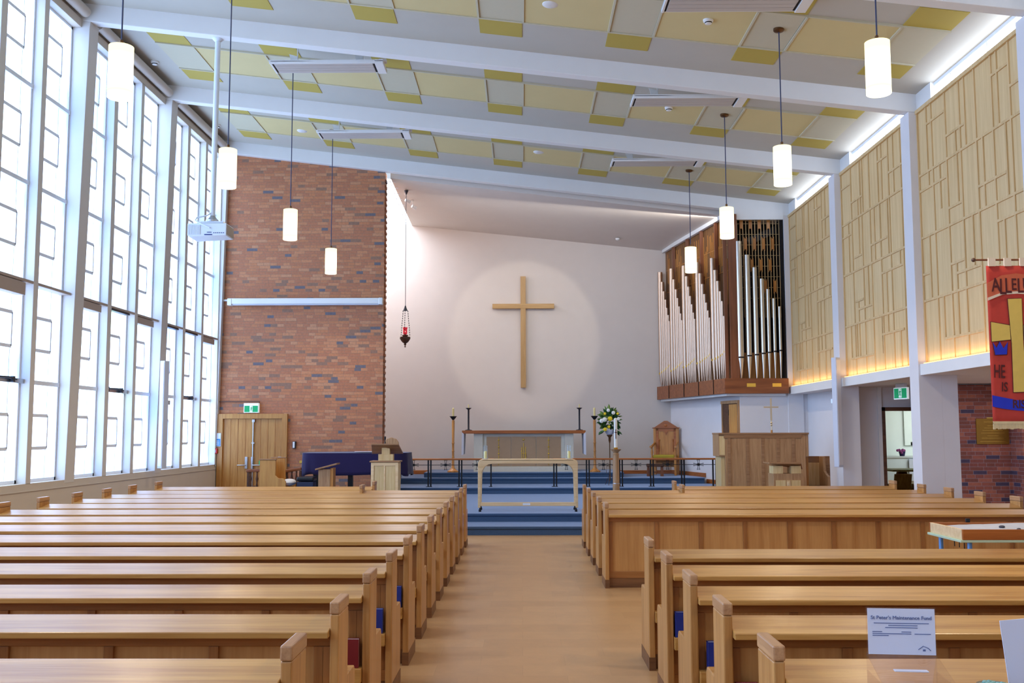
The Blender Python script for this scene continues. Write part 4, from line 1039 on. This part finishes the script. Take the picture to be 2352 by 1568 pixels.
for px, pz, r, mm in ((.0, .38, .055, 'fly'), (-.12, .13, .045, 'fly'), (-.03, .19, .035, 'fly'), (.12, .28, .04, 'fly'), (-.2, .33, .05, 'flw'), (-.13, .36, .055, 'flw'), (.08, .52, .045, 'flw'), (.2, .38, .04, 'flw'), (-.04, .58, .04, 'flw'), (-.2, .5, .03, 'leaf2'), (.18, .5, .03, 'fly'), (-.12, .5, .032, 'fly')):
    m = MB(); base_p = Vector((px, -.17, pz))
    for k in range(9):
        a = 2*PI*k/9; m.ball(base_p.x + math.cos(a)*r*.55, base_p.y, base_p.z + math.sin(a)*r*.55, r*.5, r*.3, r*.5, 6, 4)
    m.ball(base_p.x, base_p.y-r*.3, base_p.z, r*.4, r*.3, r*.4, 6, 4); m.build('blossom', M[mm], fl)

# ---- paschal candle
t = thing('paschal_candle_stand', 'wooden column stand holding the tall white paschal candle', 'candle stand', (1.86, 20.0, .28))
m = MB(); m.lathe([(.17, 0), (.17, .04), (.075, .08), (.068, .3), (.07, .36), (.064, .38), (.06, .9), (.058, .93), (.064, .95), (.05, .965), (.055, .99), (.1, 1.03), (.105, 1.045), (.04, 1.04)], n=20); m.build('turned_column', M['oak'], t)
m = MB(); m.lathe([(.067, .36), (.069, .37), (.067, .38)], n=20); m.build('ring', M['metal'], t)
m = MB(); m.lathe([(.036, 1.04), (.042, 1.05), (.042, 1.08)], n=14); m.build('socket', M['brass'], t)
t = thing('paschal_candle', 'tall white paschal candle marked with a dark cross', 'candle', (1.86, 20.0, 1.36))
m = MB(); m.lathe([(.034, 0), (.034, .57), (.005, .585)], n=18); m.build('wax_body', M['wax'], t)
m = MB(); m.box(-.007, .007, -.038, -.033, .17, .36); m.box(-.024, .024, -.038, -.03, .29, .305); m.build('painted_cross', M['bdark'], t)

# ---- bishop's chair
t = thing('carved_armchair', 'tall gabled wooden armchair with an olive cushion by the altar rail', 'chair', (3.72, 26.2, .56), -.28)
m = MB(); m.box(-.33, -.26, .17, .25, 0, 1.2); m.build('back_post', M['rimu'], t, .006)
m = MB(); m.box(.26, .33, .17, .25, 0, 1.2); m.build('back_post', M['rimu'], t, .006)
m = MB(); m.prism([(-.36, 1.2), (.36, 1.2), (.36, 1.22), (.3, 1.23), (.04, 1.4), (-.04, 1.4), (-.3, 1.23), (-.36, 1.22)], .15, .26); m.build('gable', M['rimux'], t, .006)
m = MB(); m.box(-.26, .26, .19, .23, .2, 1.2); bk = m.build('backrest', M['rimu'], t)
m = MB(); m.box(-.26, .26, .175, .2, 1.13, 1.2); m.box(-.26, -.2, .175, .2, .5, 1.2); m.box(.2, .26, .175, .2, .5, 1.2)
for x in (-.18, .18): m.tube([(x, .18, .6), (x, .18, .9)], .012, 6); m.ball(x, .175, .9, .025, .012, .03, 8, 6)
m.prism([(-.05, 1.13), (.05, 1.13), (0, 1.02)], .175, .19); m.ball(0, .165, 1.28, .05, .03, .04, 8, 6)
m.build('carved_frame', M['rimux'], bk)
m = MB(); m.box(-.32, .32, -.34, .2, .38, .43); m.build('seat', M['rimux'], t, .008)
m = MB(); m.box(-.28, .28, -.33, .16, .43, .52); m.build('seat_cushion', M['olive'], t, .03)
for s in (-1, 1):
    m = MB(); m.tube([(s*.3, .2, .83), (s*.31, -.1, .76), (s*.32, -.33, .72), (s*.32, -.4, .73)], [.025, .03, .034, .03], 8); m.build('arm', M['rimu'], t)
    m = MB(); m.lathe([(.03, 0), (.035, .06), (.025, .1), (.035, .2), (.03, .36), (.035, .43), (.02, .5), (.034, .58), (.02, .68), (.025, .72)], s*.3, -.32, 0, 10); m.build('front_leg', M['rimu'], t)
m = MB(); m.box(-.28, .28, -.32, -.28, .06, .1); m.build('stretcher', M['orgwood'], t)
t = thing('kneeling_stool', 'low dark wooden stool in front of the gabled armchair', 'stool', (3.35, 25.45, .56), -.1)
m = MB(); m.box(-.22, .22, -.14, .14, .24, .31); m.build('stool_top', M['walnut'], t, .015)
for x in (-.17, .17):
    m = MB(); m.prism([(x-.03, .24), (x+.03, .24), (x+.04, 0), (x-.04, 0)], -.1, .1); m.build('leg', M['orgz'], t)

# ---- organ console and seats on the right
t = thing('organ_console', 'broad panelled oak organ console with overhanging upper part', 'console', (3.98, 19.8, .28))
m = MB(); m.box(0, 1.58, .0, .7, 0, 1.33); bd = m.build('console_body', M['oak'], t, .006)
m = MB(); m.box(-.12, 1.64, .0+.01, .62, .9, 1.33); m.build('upper_case', M['oak'], t, .006)
m = MB(); m.box(-.125, 1.645, -.03, .65, 1.33, 1.365); m.build('top_moulding', M['oakx'], t, .004)
for i in range(4):
    x = .17 + i*.3; m = MB(); m.box(x, x+.24, -.008, 0, .0, 1.26); m.build('panel', M['oak'], bd)
m = MB(); m.box(-.02, 1.5, -.02, 0, 1.26, 1.33)
for x in (.05, .41, .71, 1.01, 1.31): m.box(x, x+.06, -.018, 0, 0, 1.262)
m.build('panel_frame', M['oakx'], bd, .003)
m = MB(); m.box(-.105, .0, -.0, .012, .93, 1.3); m.build('side_panel', M['pale'], t)
m = MB(); m.box(-.075, .0, .05, .6, 0, .9); m.build('console_side', M['pale'], t, .004)
t = thing('choir_desk', 'small pale prayer desk with carved front before the organ console', 'desk', (4.72, 18.6, .28))
m = MB(); m.box(-.13, .4, -.12, .28, 0, .62); bd = m.build('desk_body', M['oak'], t, .006)
for a, b in ((-.09, .09), (.19, .36)):
    m = MB(); m.box(a, b, -.128, -.12, .03, .5); m.build('panel', M['pale'], bd)
m = MB(); m.box(.105, .175, -.13, -.12, .0, .5)
for z in (.08, .2, .32, .44): m.ball(.14, -.13, z, .022, .008, .04, 8, 6)
m.build('carved_panel', M['palex'], bd)
for a, b in ((-.13, .05), (.2, .38)):
    m = MB(); m.box(a, b, -.1, .2, .62, .76); m.build('rest_block', M['pale'], t, .004)
m = MB(); m.add([(-.22, -.2, .80), (.36, -.2, .80), (.52, .3, .68), (-.22, .3, .8), (-.22, -.2, .83), (.36, -.2, .83), (.52, .3, .71), (-.22, .3, .83)], [(0,3,2,1), (4,5,6,7), (0,1,5,4), (1,2,6,5), (2,3,7,6), (3,0,4,7)]); m.build('sloping_top', M['oakx'], t, .004)
t = thing('clergy_seat', 'wooden clergy seat with solid sides beside the right column', 'seat', (5.62, 20.0, .28))
m = MB(); m.box(-.03, .03, -.05, .55, 0, .89); m.build('side_panel', M['rimu'], t, .006)
m = MB(); m.prism([(.03, .0), (.62, .0), (.62, .89), (.03, .89)], .5, .55); m.build('backrest', M['oakx'], t, .006)
m = MB(); m.box(.05, .42, .488, .5, .3, .76); m.build('back_panel', M['pale'], t, .004)
m = MB(); m.prism([(-.05, 0), (-.05, .5), (.1, .55), (.2, .6), (.25, .89), (.55, .89), (.55, 0)], .4, .45, 'x'); m.build('side_panel', M['oak'], t, .006)
m = MB(); m.box(.03, .4, .0, .5, .25, .29); m.build('seat_board', M['orgwood'], t)
t = thing('processional_cross', 'slender brass processional cross standing behind the organ console', 'cross', (5.2, 21.0, 0))
m = MB(); m.tube([(0, 0, .0), (0, 0, 1.7)], .022, 10); m.build('wooden_staff', M['rimu'], t)
m = MB(); m.tube([(0, 0, 1.7), (0, 0, 2.35)], .012, 8); m.lathe([(.012, 1.78), (.025, 1.8), (.014, 1.82), (.026, 1.85), (.012, 1.87)], n=10); m.box(-.016, .016, -.011, .011, 1.9, 2.36); m.build('cross_upright', M['palebrass'], t)
m = MB(); m.box(-.155, .155, -.01, .01, 2.16, 2.19); m.build('cross_arms', M['palebrass'], t, .003)
m = MB(); m.lathe([(.14, .28), (.14, .31), (.04, .35), (.03, .5)], n=14); m.build('stand', M['rimu'], t)
# ================================================================ RIGHT SIDE AND FOREGROUND
t = thing('exit_sign', 'green exit sign hanging from the side aisle ceiling', 'exit sign', (6.79, 18.0, 2.345), -1.28, 'exit signs')
m = MB(); m.box(-.19, .19, -.02, .02, -.11, .1); m.build('sign_housing', M['signw'], t, .005)
m = MB(); m.box(-.17, .17, -.024, -.02, -.09, .085); m.build('sign_face', M['signg'], t)
m = MB(); m.box(-.12, .12, -.03, .03, .1, .172); m.build('ceiling_mount', M['metal'], t)
running_man(t, 0, -.024, 0, .19, M['signw'], M['signg'])

t = thing('memorial_plaque', 'engraved bronze plaque on the dark brick wall', 'plaque', (8.47, 18.2, 1.66))
m = MB(); m.box(-.29, .29, -.02, 0, -.23, .23); m.build('plate', M['plaque'], t, .004)
m = MB()
for z, w in ((.17, .3), (.1, .18), (.06, .3), (.02, .36), (-.03, .42), (-.08, .2), (-.12, .4), (-.18, .46)): m.box(-w/2, w/2, -.023, -.02, z-.003, z+.003)
m.build('engraved_line', M['brass'], t)
m = MB(); m.box(-.1, .1, -.03, -.02, .232, .25); m.build('top_clip', M['brass'], t)

# banner on its stand
BX = 5.06
t = thing('banner_stand', 'dark pole stand with a crossbar carrying the red banner', 'stand', (BX, 10.22, 0))
m = MB(); m.tube([(.22, .05, 0), (.22, .05, 3.46)], .018, 10); m.lathe([(.25, 0), (.25, .03), (.05, .06)], .22, .05, 0, 18); m.build('pole', M['oakx'], t)
m = MB(); m.tube([(-.41, 0, 3.41), (.41, 0, 3.41)], .01, 8); m.box(.2, .24, 0, .05, 3.4, 3.42); m.build('crossbar', M['orgwood'], t)
for x in (-.415, .415): m = MB(); m.ball(x, 0, 3.41, .022); m.build('finial', M['walnut'], t)
t = thing('church_banner', 'red fabric banner with a golden cross and crown, lettered in dark brown', 'banner', (BX, 10.2, 1.745))
def cloth(poly, dy, mat, name, th=.002):
    m = MB(); m.prism(poly, dy-th, dy); return m.build(name, mat, t)
m = MB(); nx, nz = 16, 22; W = .3; HT = 1.6
g = [[(-W + 2*W*i/nx, .004*math.sin(9*i/nx), HT*j/nz) for i in range(nx+1)] for j in range(nz+1)]
vs = [p for row in g for p in row]; fs = []
for j in range(nz):
    for i in range(nx):
        a = j*(nx+1)+i; fs.append((a, a+1, a+nx+2, a+nx+1))
m.add(vs, fs, True); fab = m.build('banner_cloth', M['bred'], t); sd = fab.modifiers.new('thick', 'SOLIDIFY'); sd.thickness = .004; sd.offset = 0
cloth([(-.3, 1.42), (-.15, 1.5), (0, 1.52), (.15, 1.5), (.3, 1.42), (.3, 1.24), (.15, 1.3), (0, 1.31), (-.15, 1.3), (-.3, 1.24)], -.008, M['borange'], 'orange_arc')
cloth([(-.3, 1.24), (-.15, 1.3), (0, 1.31), (.15, 1.3), (.3, 1.24), (.3, 1.27), (.15, 1.325), (0, 1.335), (-.15, 1.325), (-.3, 1.27)], -.010, M['linen'], 'arc_edge')
def outline_and(poly, mat, name, dy):
    cx = sum(p[0] for p in poly)/len(poly); cz = sum(p[1] for p in poly)/len(poly)
    big = [(x + math.copysign(.006, x-cx), z + math.copysign(.006, z-cz)) for x, z in poly]
    cloth(big, dy, M['bdark'], name + '_edge'); cloth(poly, dy-.003, mat, name)
outline_and([(-.3+.02, 1.02), (-.09, .985), (-.09, .84), (-.28, .82)], M['bgold'], 'cross_arm', -.009)
outline_and([(.05, .985), (.27, 1.02), (.27, .82), (.05, .84)], M['bgold'], 'cross_arm', -.009)
outline_and([(-.1, 1.255), (.04, 1.26), (.035, .8), (.05, .31), (-.085, .305), (-.08, .8)], M['bgold'], 'cross_upright', -.012)
outline_and([(-.27, .81), (-.235, .755), (-.2, .82), (-.165, .75), (-.12, .815), (-.135, .69), (-.25, .685)], M['bblue'], 'crown', -.009)
cloth([(-.3, .275), (-.2, .255), (-.05, .225), (.1, .22), (.3, .26), (.3, .14), (.1, .11), (-.05, .12), (-.2, .14), (-.3, .16)], -.008, M['bblue'], 'blue_ribbon')
for ch, x, z, s, r in (('A', -.215, 1.395, .2, -.03), ('L', -.145, 1.375, .23, .02), ('L', -.09, 1.385, .22, 0), ('E', -.03, 1.4, .17, 0), ('L', .035, 1.385, .21, 0), ('U', .1, 1.4, .18, 0), ('I', .155, 1.395, .18, 0), ('A', .22, 1.385, .2, .03)):
    text(ch, 'banner_letter', M['bdark'], t, (x, -.012-.0012*(s*100 % 3), z), s, (PI/2, r, 0), bold=.002, sx=.66)
text('HE', 'banner_letter', M['bdark'], t, (-.215, -.008, .51), .19, (PI/2, .04, 0), bold=.002, sx=.5)
text('IS', 'banner_letter', M['bdark'], t, (-.17, -.008, .355), .13, (PI/2, .05, 0), bold=.002, sx=.7)
text('RISEN', 'banner_letter', M['bdark'], t, (.03, -.011, .18), .12, (PI/2, .02, 0), bold=.002, sx=.85)
m = MB(); random.seed(2)
for i in range(50):
    x = -.295 + .59*i/49; m.box(x-.005, x+.005, -.005, .003, -.06 - random.random()*.01, .0)
m.box(-.3, .3, -.007, .003, -.012, .012); m.build('fringe', M['fringe'], t)
for i in range(4):
    x = -.24 + .16*i; m = MB(); m.box(x-.035, x+.035, -.013, .013, 1.595, 1.68); m.build('hanging_tab', M['linen'], t)

# display table with a sand tray in the gap between the pews
t = thing('display_table', 'folding table with blue tube legs and pale green edge in the gap', 'table', (4.62, 9.15, 0))
m = MB(); m.box(-.84, .84, -.36, .36, .70, .722); m.build('table_top', M['mint'], t, .004)
for x in (-.74, .74):
    for y in (-.3, .3): m = MB(); m.tube([(x, y, 0), (x, y, .7)], .02, 10); m.build('leg', M['bluetube'], t)
m = MB()
for y in (-.1, .0, .1): m.tube([(-.7, y, .62), (-.7, y, .70)], .004, 6)
m.box(-.74, .74, -.22, -.18, .58, .6); m.tube([(-.74, -.3, .61), (.0, -.3, .64), (.74, -.3, .61)], .01, 6); m.build('under_shelf_wire', M['black'], t)
t = thing('sand_tray', 'shallow wooden tray of pale grey sand on the display table', 'tray', (4.62, 9.15, .722))
m = MB(); m.box(-.82, .82, -.36, -.335, 0, .09); m.build('tray_side', M['rimux'], t, .003)
m = MB(); m.box(-.82, .82, .335, .36, 0, .09); m.build('tray_side', M['rimux'], t, .003)
for x in (-.82, .795): m = MB(); m.box(x, x+.025, -.335, .335, 0, .09); m.build('tray_side', M['palex'], t, .003)
m = MB(); m.box(-.795, .795, -.335, .335, 0, .01); m.build('tray_floor', M['oakx'], t)
m = MB(); random.seed(9); n = 26; mm = 12
vs = [(-.795 + 1.59*i/n, -.335 + .67*j/mm, .055 + .045*math.exp(-((i/n-.5)**2*6 + (j/mm-.6)**2*5)) + .006*random.random()) for j in range(mm+1) for i in range(n+1)]
fs = [(j*(n+1)+i, j*(n+1)+i+1, (j+1)*(n+1)+i+1, (j+1)*(n+1)+i) for j in range(mm) for i in range(n)]
m.add(vs, fs, True); o = m.build('sand_bed', M['sand'], t); o['kind'] = 'stuff'
for i, (x, y, s) in enumerate(((-.36, -.1, .022), (-.14, -.12, .02), (-.08, -.02, .016), (.1, -.05, .014), (.34, -.02, .02), (-.26, -.2, .015), (.24, -.24, .016), (.5, -.12, .018))):
    m = MB(); m.ball(0, 0, 0, s*1.3, s, s*.6, 8, 6); o = m.build('pebble', M['pebble']); z = .055 + .045*math.exp(-(((x+.795)/1.59-.5)**2*6 + ((y+.335)/.67-.6)**2*5)); o.location = (4.62+x, 9.15+y, .722+z+s*.5)
    tag(o, 'dark pebble on the grey sand in the wooden tray', 'pebble', 'pebbles in the sand tray')
m = MB(); m.box(-.06, .06, -.03, .03, 0, .004); o = m.build('paper_slip', M['paper']); o.location = (4.62-.05, 9.15-.22, .722+.086); tag(o, 'small white paper slip lying on the sand in the tray', 'paper')
m = MB(); m.box(-.015, .025, -.01, .01, 0, .035); o = m.build('pen_cap', M['black'], None, .004); o.location = (4.62-.47, 9.15+.347, .812); tag(o, 'small black object on the far rim of the sand tray', 'pen cap')
m = MB(); m.box(-.1, .1, -.03, .03, 0, .035, rz=-.12); o = m.build('white_card_box', M['paper'], None, .003); o.location = (4.62+.37, 9.15+.33, .722+.091); tag(o, 'flat white box standing on the far rim of the sand tray', 'box')

# table behind the last pew with donation box, notice and bowl of succulents
t = thing('welcome_table', 'wooden table at the bottom right holding the donation box', 'table', (1.85, 2.95, 0))
m = MB(); m.box(-.85, .85, -.4, .4, .715, .745); m.build('table_top', M['oakx'], t, .006)
for x in (-.78, .78):
    for y in (-.33, .33): m = MB(); m.box(x-.03, x+.03, y-.03, y+.03, 0, .715); m.build('leg', M['oak'], t)
t = thing('donation_box', 'clear acrylic donation box topped with a printed fund notice', 'donation box', (1.203, 3.2, .745), -.1)
m = MB()
w = .108
m.box(-w, w, -.1, -.097, 0, .145); m.box(-w, w, .097, .1, 0, .2); m.box(-w, -w+.003, -.1, .1, 0, .145); m.box(w-.003, w, -.1, .1, 0, .145); m.box(-w, w, -.1, .1, 0, .004)
m.add([(-w, -.1, .145), (w, -.1, .145), (w, .1, .195), (-w, .1, .195), (-w, -.1, .149), (w, -.1, .149), (w, .1, .199), (-w, .1, .199)], [(0,3,2,1), (4,5,6,7), (0,1,5,4), (1,2,6,5), (2,3,7,6), (3,0,4,7)])
m.build('acrylic_body', M['acryl'], t, recalc=False)
m = MB(); m.box(-.05, .05, -.02, .005, .168, .171); m.build('coin_slot', M['cloth'], t)
m = MB(); m.box(-w, w, .088, .094, .195, .345); m.build('sign_holder', M['acryl'], t)
m = MB(); m.box(-w+.004, w-.004, .0865, .088, .198, .342); sg = m.build('fund_notice', M['paper'], t)
text("St Peter's Maintenance Fund", 'notice_heading', M['ink'], t, (0, .0858, .313), .0165, bold=0)
m = MB()
for z, a, b in ((.295, -.085, .085), (.288, -.04, .05), (.281, -.05, .05), (.268, -.09, -.06), (.262, -.09, .03), (.256, -.09, -.04), (.268, .0, .03), (.262, .04, .09)): m.box(a, b, .0855, .0865, z, z+.0022)
m.build('small_print', M['ink'], t)
m = MB(); m.tube([(.05, .086, .215), (.065, .086, .226), (.08, .086, .22), (.088, .086, .212)], .0012, 5); m.box(.064, .072, .0855, .0865, .21, .216); m.build('printed_emblem', M['ink'], t)
m = MB(); random.seed(4)
for i in range(7): m.box(-.02+.004*i, .085-.004*i, -.06+.006*i, .05, .006+.012*i, .009+.012*i, rz=random.uniform(-.3, .3), rx=.1*i)
m.build('folded_note', M['paper'], t)
t = thing('mission_notice', 'leaning white notice sheet cut off by the right edge', 'notice', (1.615, 3.12, .7475), -.06)
m = MB(); m.box(-.13, .16, -.003, 0, 0, .335, ry=-.1, piv=(-.1, 0, 0)); sh = m.build('notice_sheet', M['paper'], t)
text('City Mission', 'notice_heading', M['ink'], t, (-.0, -.006, .275), .024, (PI/2, -.1, 0), bold=.0006)
m = MB()
for z, a in ((.23, -.075), (.215, -.03), (.185, -.06), (.06, -.09)): m.box(a, .1, -.006, -.003, z, z+.006)
m.build('small_print', M['ink'], t)
m = MB(); m.box(-.12, .14, -.003, .09, -.0, .004); m.build('easel_foot', M['acryl'], t)
t = thing('succulent_bowl', 'round stone bowl of pale succulents beside the donation box', 'potted plant', (1.39, 3.04, .745))
m = MB(); m.lathe([(.034, 0), (.046, .03), (.054, .13), (.052, .165), (.046, .16), (.042, .13)], n=20); m.build('bowl', M['pot'], t)
m = MB(); m.lathe([(.043, .14), (.001, .148)], n=16); m.build('soil', M['dark'], t)
random.seed(8)
for cx, cy in ((-.018, -.012), (.02, .0), (-.008, .022)):
    m = MB()
    for i in range(12):
        a = 2*PI*i/12; r = .012 + .01*(i % 2); m.ball(cx+math.cos(a)*r, cy+math.sin(a)*r, .158+.008*((i+1) % 2), .01, .006, .005, 6, 4)
    m.ball(cx, cy, .168, .006); m.build('rosette', M['succ'], t)

# kitchen furniture seen through the side door
t = thing('kitchen_counter', 'white kitchen counter under the garden window', 'counter', (9.9, 30.4, 0))
m = MB(); m.box(-3, 3.9, 0, .58, .1, .88); m.build('cupboard', M['kcab'], t)
m = MB(); m.box(-3, 3.9, -.03, .58, .88, .93); m.build('bench_top', M['bench'], t)
m = MB(); m.box(1.75, 1.83, -.02, 0, .7, .76); m.build('handle', M['metal'], t)
m = MB(); m.box(-.22, -.02, -.015, 0, .35, .84); m.build('dark_panel', M['iron'], t)
m = MB(); m.box(1.7, 2.15, -.075, -.032, .2, .85); tag(m.build('tea_towel', M['spk']), 'grey tea towel hanging from the kitchen counter', 'towel').location = (9.9, 30.4, 0)
t = thing('kitchen_tap', 'tall curved chrome tap on the kitchen counter', 'tap', (9.93, 30.65, .93))
m = MB(); m.tube([(0, 0, 0), (0, 0, .5), (.03, -.06, .6), (.12, -.16, .6), (.14, -.2, .48), (.14, -.2, .1)], .022, 8); m.build('spout', M['metal'], t)
t = thing('potted_flower', 'purple potted flowers on the kitchen counter', 'potted plant', (11.5, 30.6, .93))
m = MB(); m.lathe([(.07, 0), (.1, .14)], n=12); m.build('pot', M['purple'], t)
m = MB()
random.seed(6)
for i in range(18): m.ball(random.uniform(-.14, .1), random.uniform(-.08, .08), random.uniform(.08, .19), .04)
m.build('blossoms', plain('plum_flower', (130, 50, 110), .7), t)
t = thing('meeting_table', 'pale topped wooden table inside the kitchen door', 'table', (9.95, 24.0, 0))
m = MB(); m.box(-1.2, 1.2, -.1, 1.0, .72, .765); m.build('table_top', M['pale'], t, .01)
for x in (-.9, .9): m = MB(); m.prism([(x-.3, .0), (x-.2, .0), (x+.05, .72), (x-.1, .72)], .1, .2); m.prism([(x+.2, 0), (x+.3, 0), (x+.1, .72), (x-.05, .72)], .1, .2); m.build('trestle_leg', M['rimu'], t)
for x, lab in ((8.75, 'brown chair leaning by the left end of the kitchen table'), (9.32, 'brown chair tucked in front of the kitchen table')):
    t = thing('kitchen_chair', lab, 'chair', (x, 23.5, 0), 0, 'chairs at the kitchen table')
    m = MB(); m.box(-.2, .2, -.2, -.16, .3, .7, rx=.3); m.build('backrest', M['door'], t, .01)
    m = MB(); m.box(-.2, .2, -.15, .25, .42, .45); m.build('seat', M['door'], t, .008)
    for a in (-.18, .18):
        for b in (-.14, .22): m = MB(); m.box(a-.02, a+.02, b-.02, b+.02, 0, .43); m.build('leg', M['oak'], t)
t = thing('tubular_chair', 'white tube framed chair beside the kitchen window', 'chair', (12.4, 29.6, 0))
m = MB(); m.tube([(-.3, 0, 0), (-.3, 0, .9), (-.22, 0, 1.0), (.25, 0, 1.0), (.3, 0, .9), (.3, 0, 0)], .03, 8); m.tube([(-.3, 0, .7), (.3, 0, .7)], .03, 8); m.build('tube_frame', M['white'], t)
m = MB(); m.box(-.28, .28, 0, .45, .44, .48); m.build('seat', M['spk'], t)
# ================================================================ LIGHT
def area(name, loc, rot, sx, sy, e, col):
    l = bpy.data.lights.new(name, 'AREA'); l.shape = 'RECTANGLE'; l.size = sx; l.size_y = sy; l.energy = e; l.color = col
    o = bpy.data.objects.new(name, l); C.objects.link(o); o.location = loc; o.rotation_euler = rot; return o
def spot(name, loc, target, e, ang, blend, col, r=.05):
    l = bpy.data.lights.new(name, 'SPOT'); l.energy = e; l.spot_size = ang; l.spot_blend = blend; l.color = col; l.shadow_soft_size = r
    o = bpy.data.objects.new(name, l); C.objects.link(o); o.location = loc
    d = Vector(target) - Vector(loc); o.rotation_euler = d.to_track_quat('-Z', 'Y').to_euler(); return o
WARM = (1, .80, .55)
# downlight inside the open bottom of each pendant, front rows and those behind the camera
for x in (-4.05, 3.585):
    for y in PY + [6.05, 2.3]:
        l = bpy.data.lights.new('pendant_bulb', 'SPOT'); l.energy = 260; l.spot_size = 2.6; l.spot_blend = .9; l.color = WARM; l.shadow_soft_size = .1
        o = bpy.data.objects.new('pendant_bulb', l); C.objects.link(o); o.location = (x, y, 5.0)
# lamp on the last beam lighting the cross
spot('cross_spotlight', (.05, 19.0, 7.2), (.05, 27, 4.32), 420, .50, .25, (1, .9, .76), .03)
# uplight behind the shelf beams
for k in range(2, 7):
    y0 = BY[k]
    area('shelf_uplight', (6.16, y0+2.06, 2.72), (PI, 0, 0), .03, 3.3, 4.5, (1, .66, .34))
# kitchen daylight
area('kitchen_daylight', (12.8, 29, 2.6), (math.radians(30), 0, 0), 2, 2, 95, (.86, .95, 1))
area('chancel_fill', (1.2, 23.45, 6.75), (math.radians(52), 0, 0), 7, .12, 55, (1, .95, .9))  # unseen lamp added behind the last beam to brighten the chancel
area('aisle_light', (8.6, 15.5, 2.48), (0, 0, 0), 2, 4, 40, (.95, .93, 1))
w = bpy.data.worlds.new('sky'); S.world = w; w.use_nodes = True
bg = w.node_tree.nodes['Background']; bg.inputs['Color'].default_value = (.75, .85, 1, 1); bg.inputs['Strength'].default_value = 1.0

# ================================================================ CAMERA
cd = bpy.data.cameras.new('camera'); cam = bpy.data.objects.new('camera', cd); C.objects.link(cam)
cd.sensor_width = 36; cd.lens = 2300/2352*36; cd.clip_start = .05; cd.clip_end = 200
R = Vector((.999948, .009958, -.002103)); Up = Vector((.003, -.090922, .995854)); F = Vector((-.009726, .995808, .090947))
cam.matrix_world = Matrix(((R.x, Up.x, -F.x, 0), (R.y, Up.y, -F.y, 0), (R.z, Up.z, -F.z, 1.65), (0, 0, 0, 1)))
S.camera = cam
S.view_settings.view_transform = 'Standard'; S.view_settings.look = 'None'; S.view_settings.gamma = 1
S.view_settings.use_curve_mapping = False; S.view_settings.exposure = -.22
cy = S.cycles
cy.use_denoising = True; cy.max_bounces = 7; cy.diffuse_bounces = 4; cy.glossy_bounces = 3; cy.transparent_max_bounces = 12
cy.sample_clamp_indirect = 6; cy.use_adaptive_sampling = True; cy.adaptive_threshold = .05
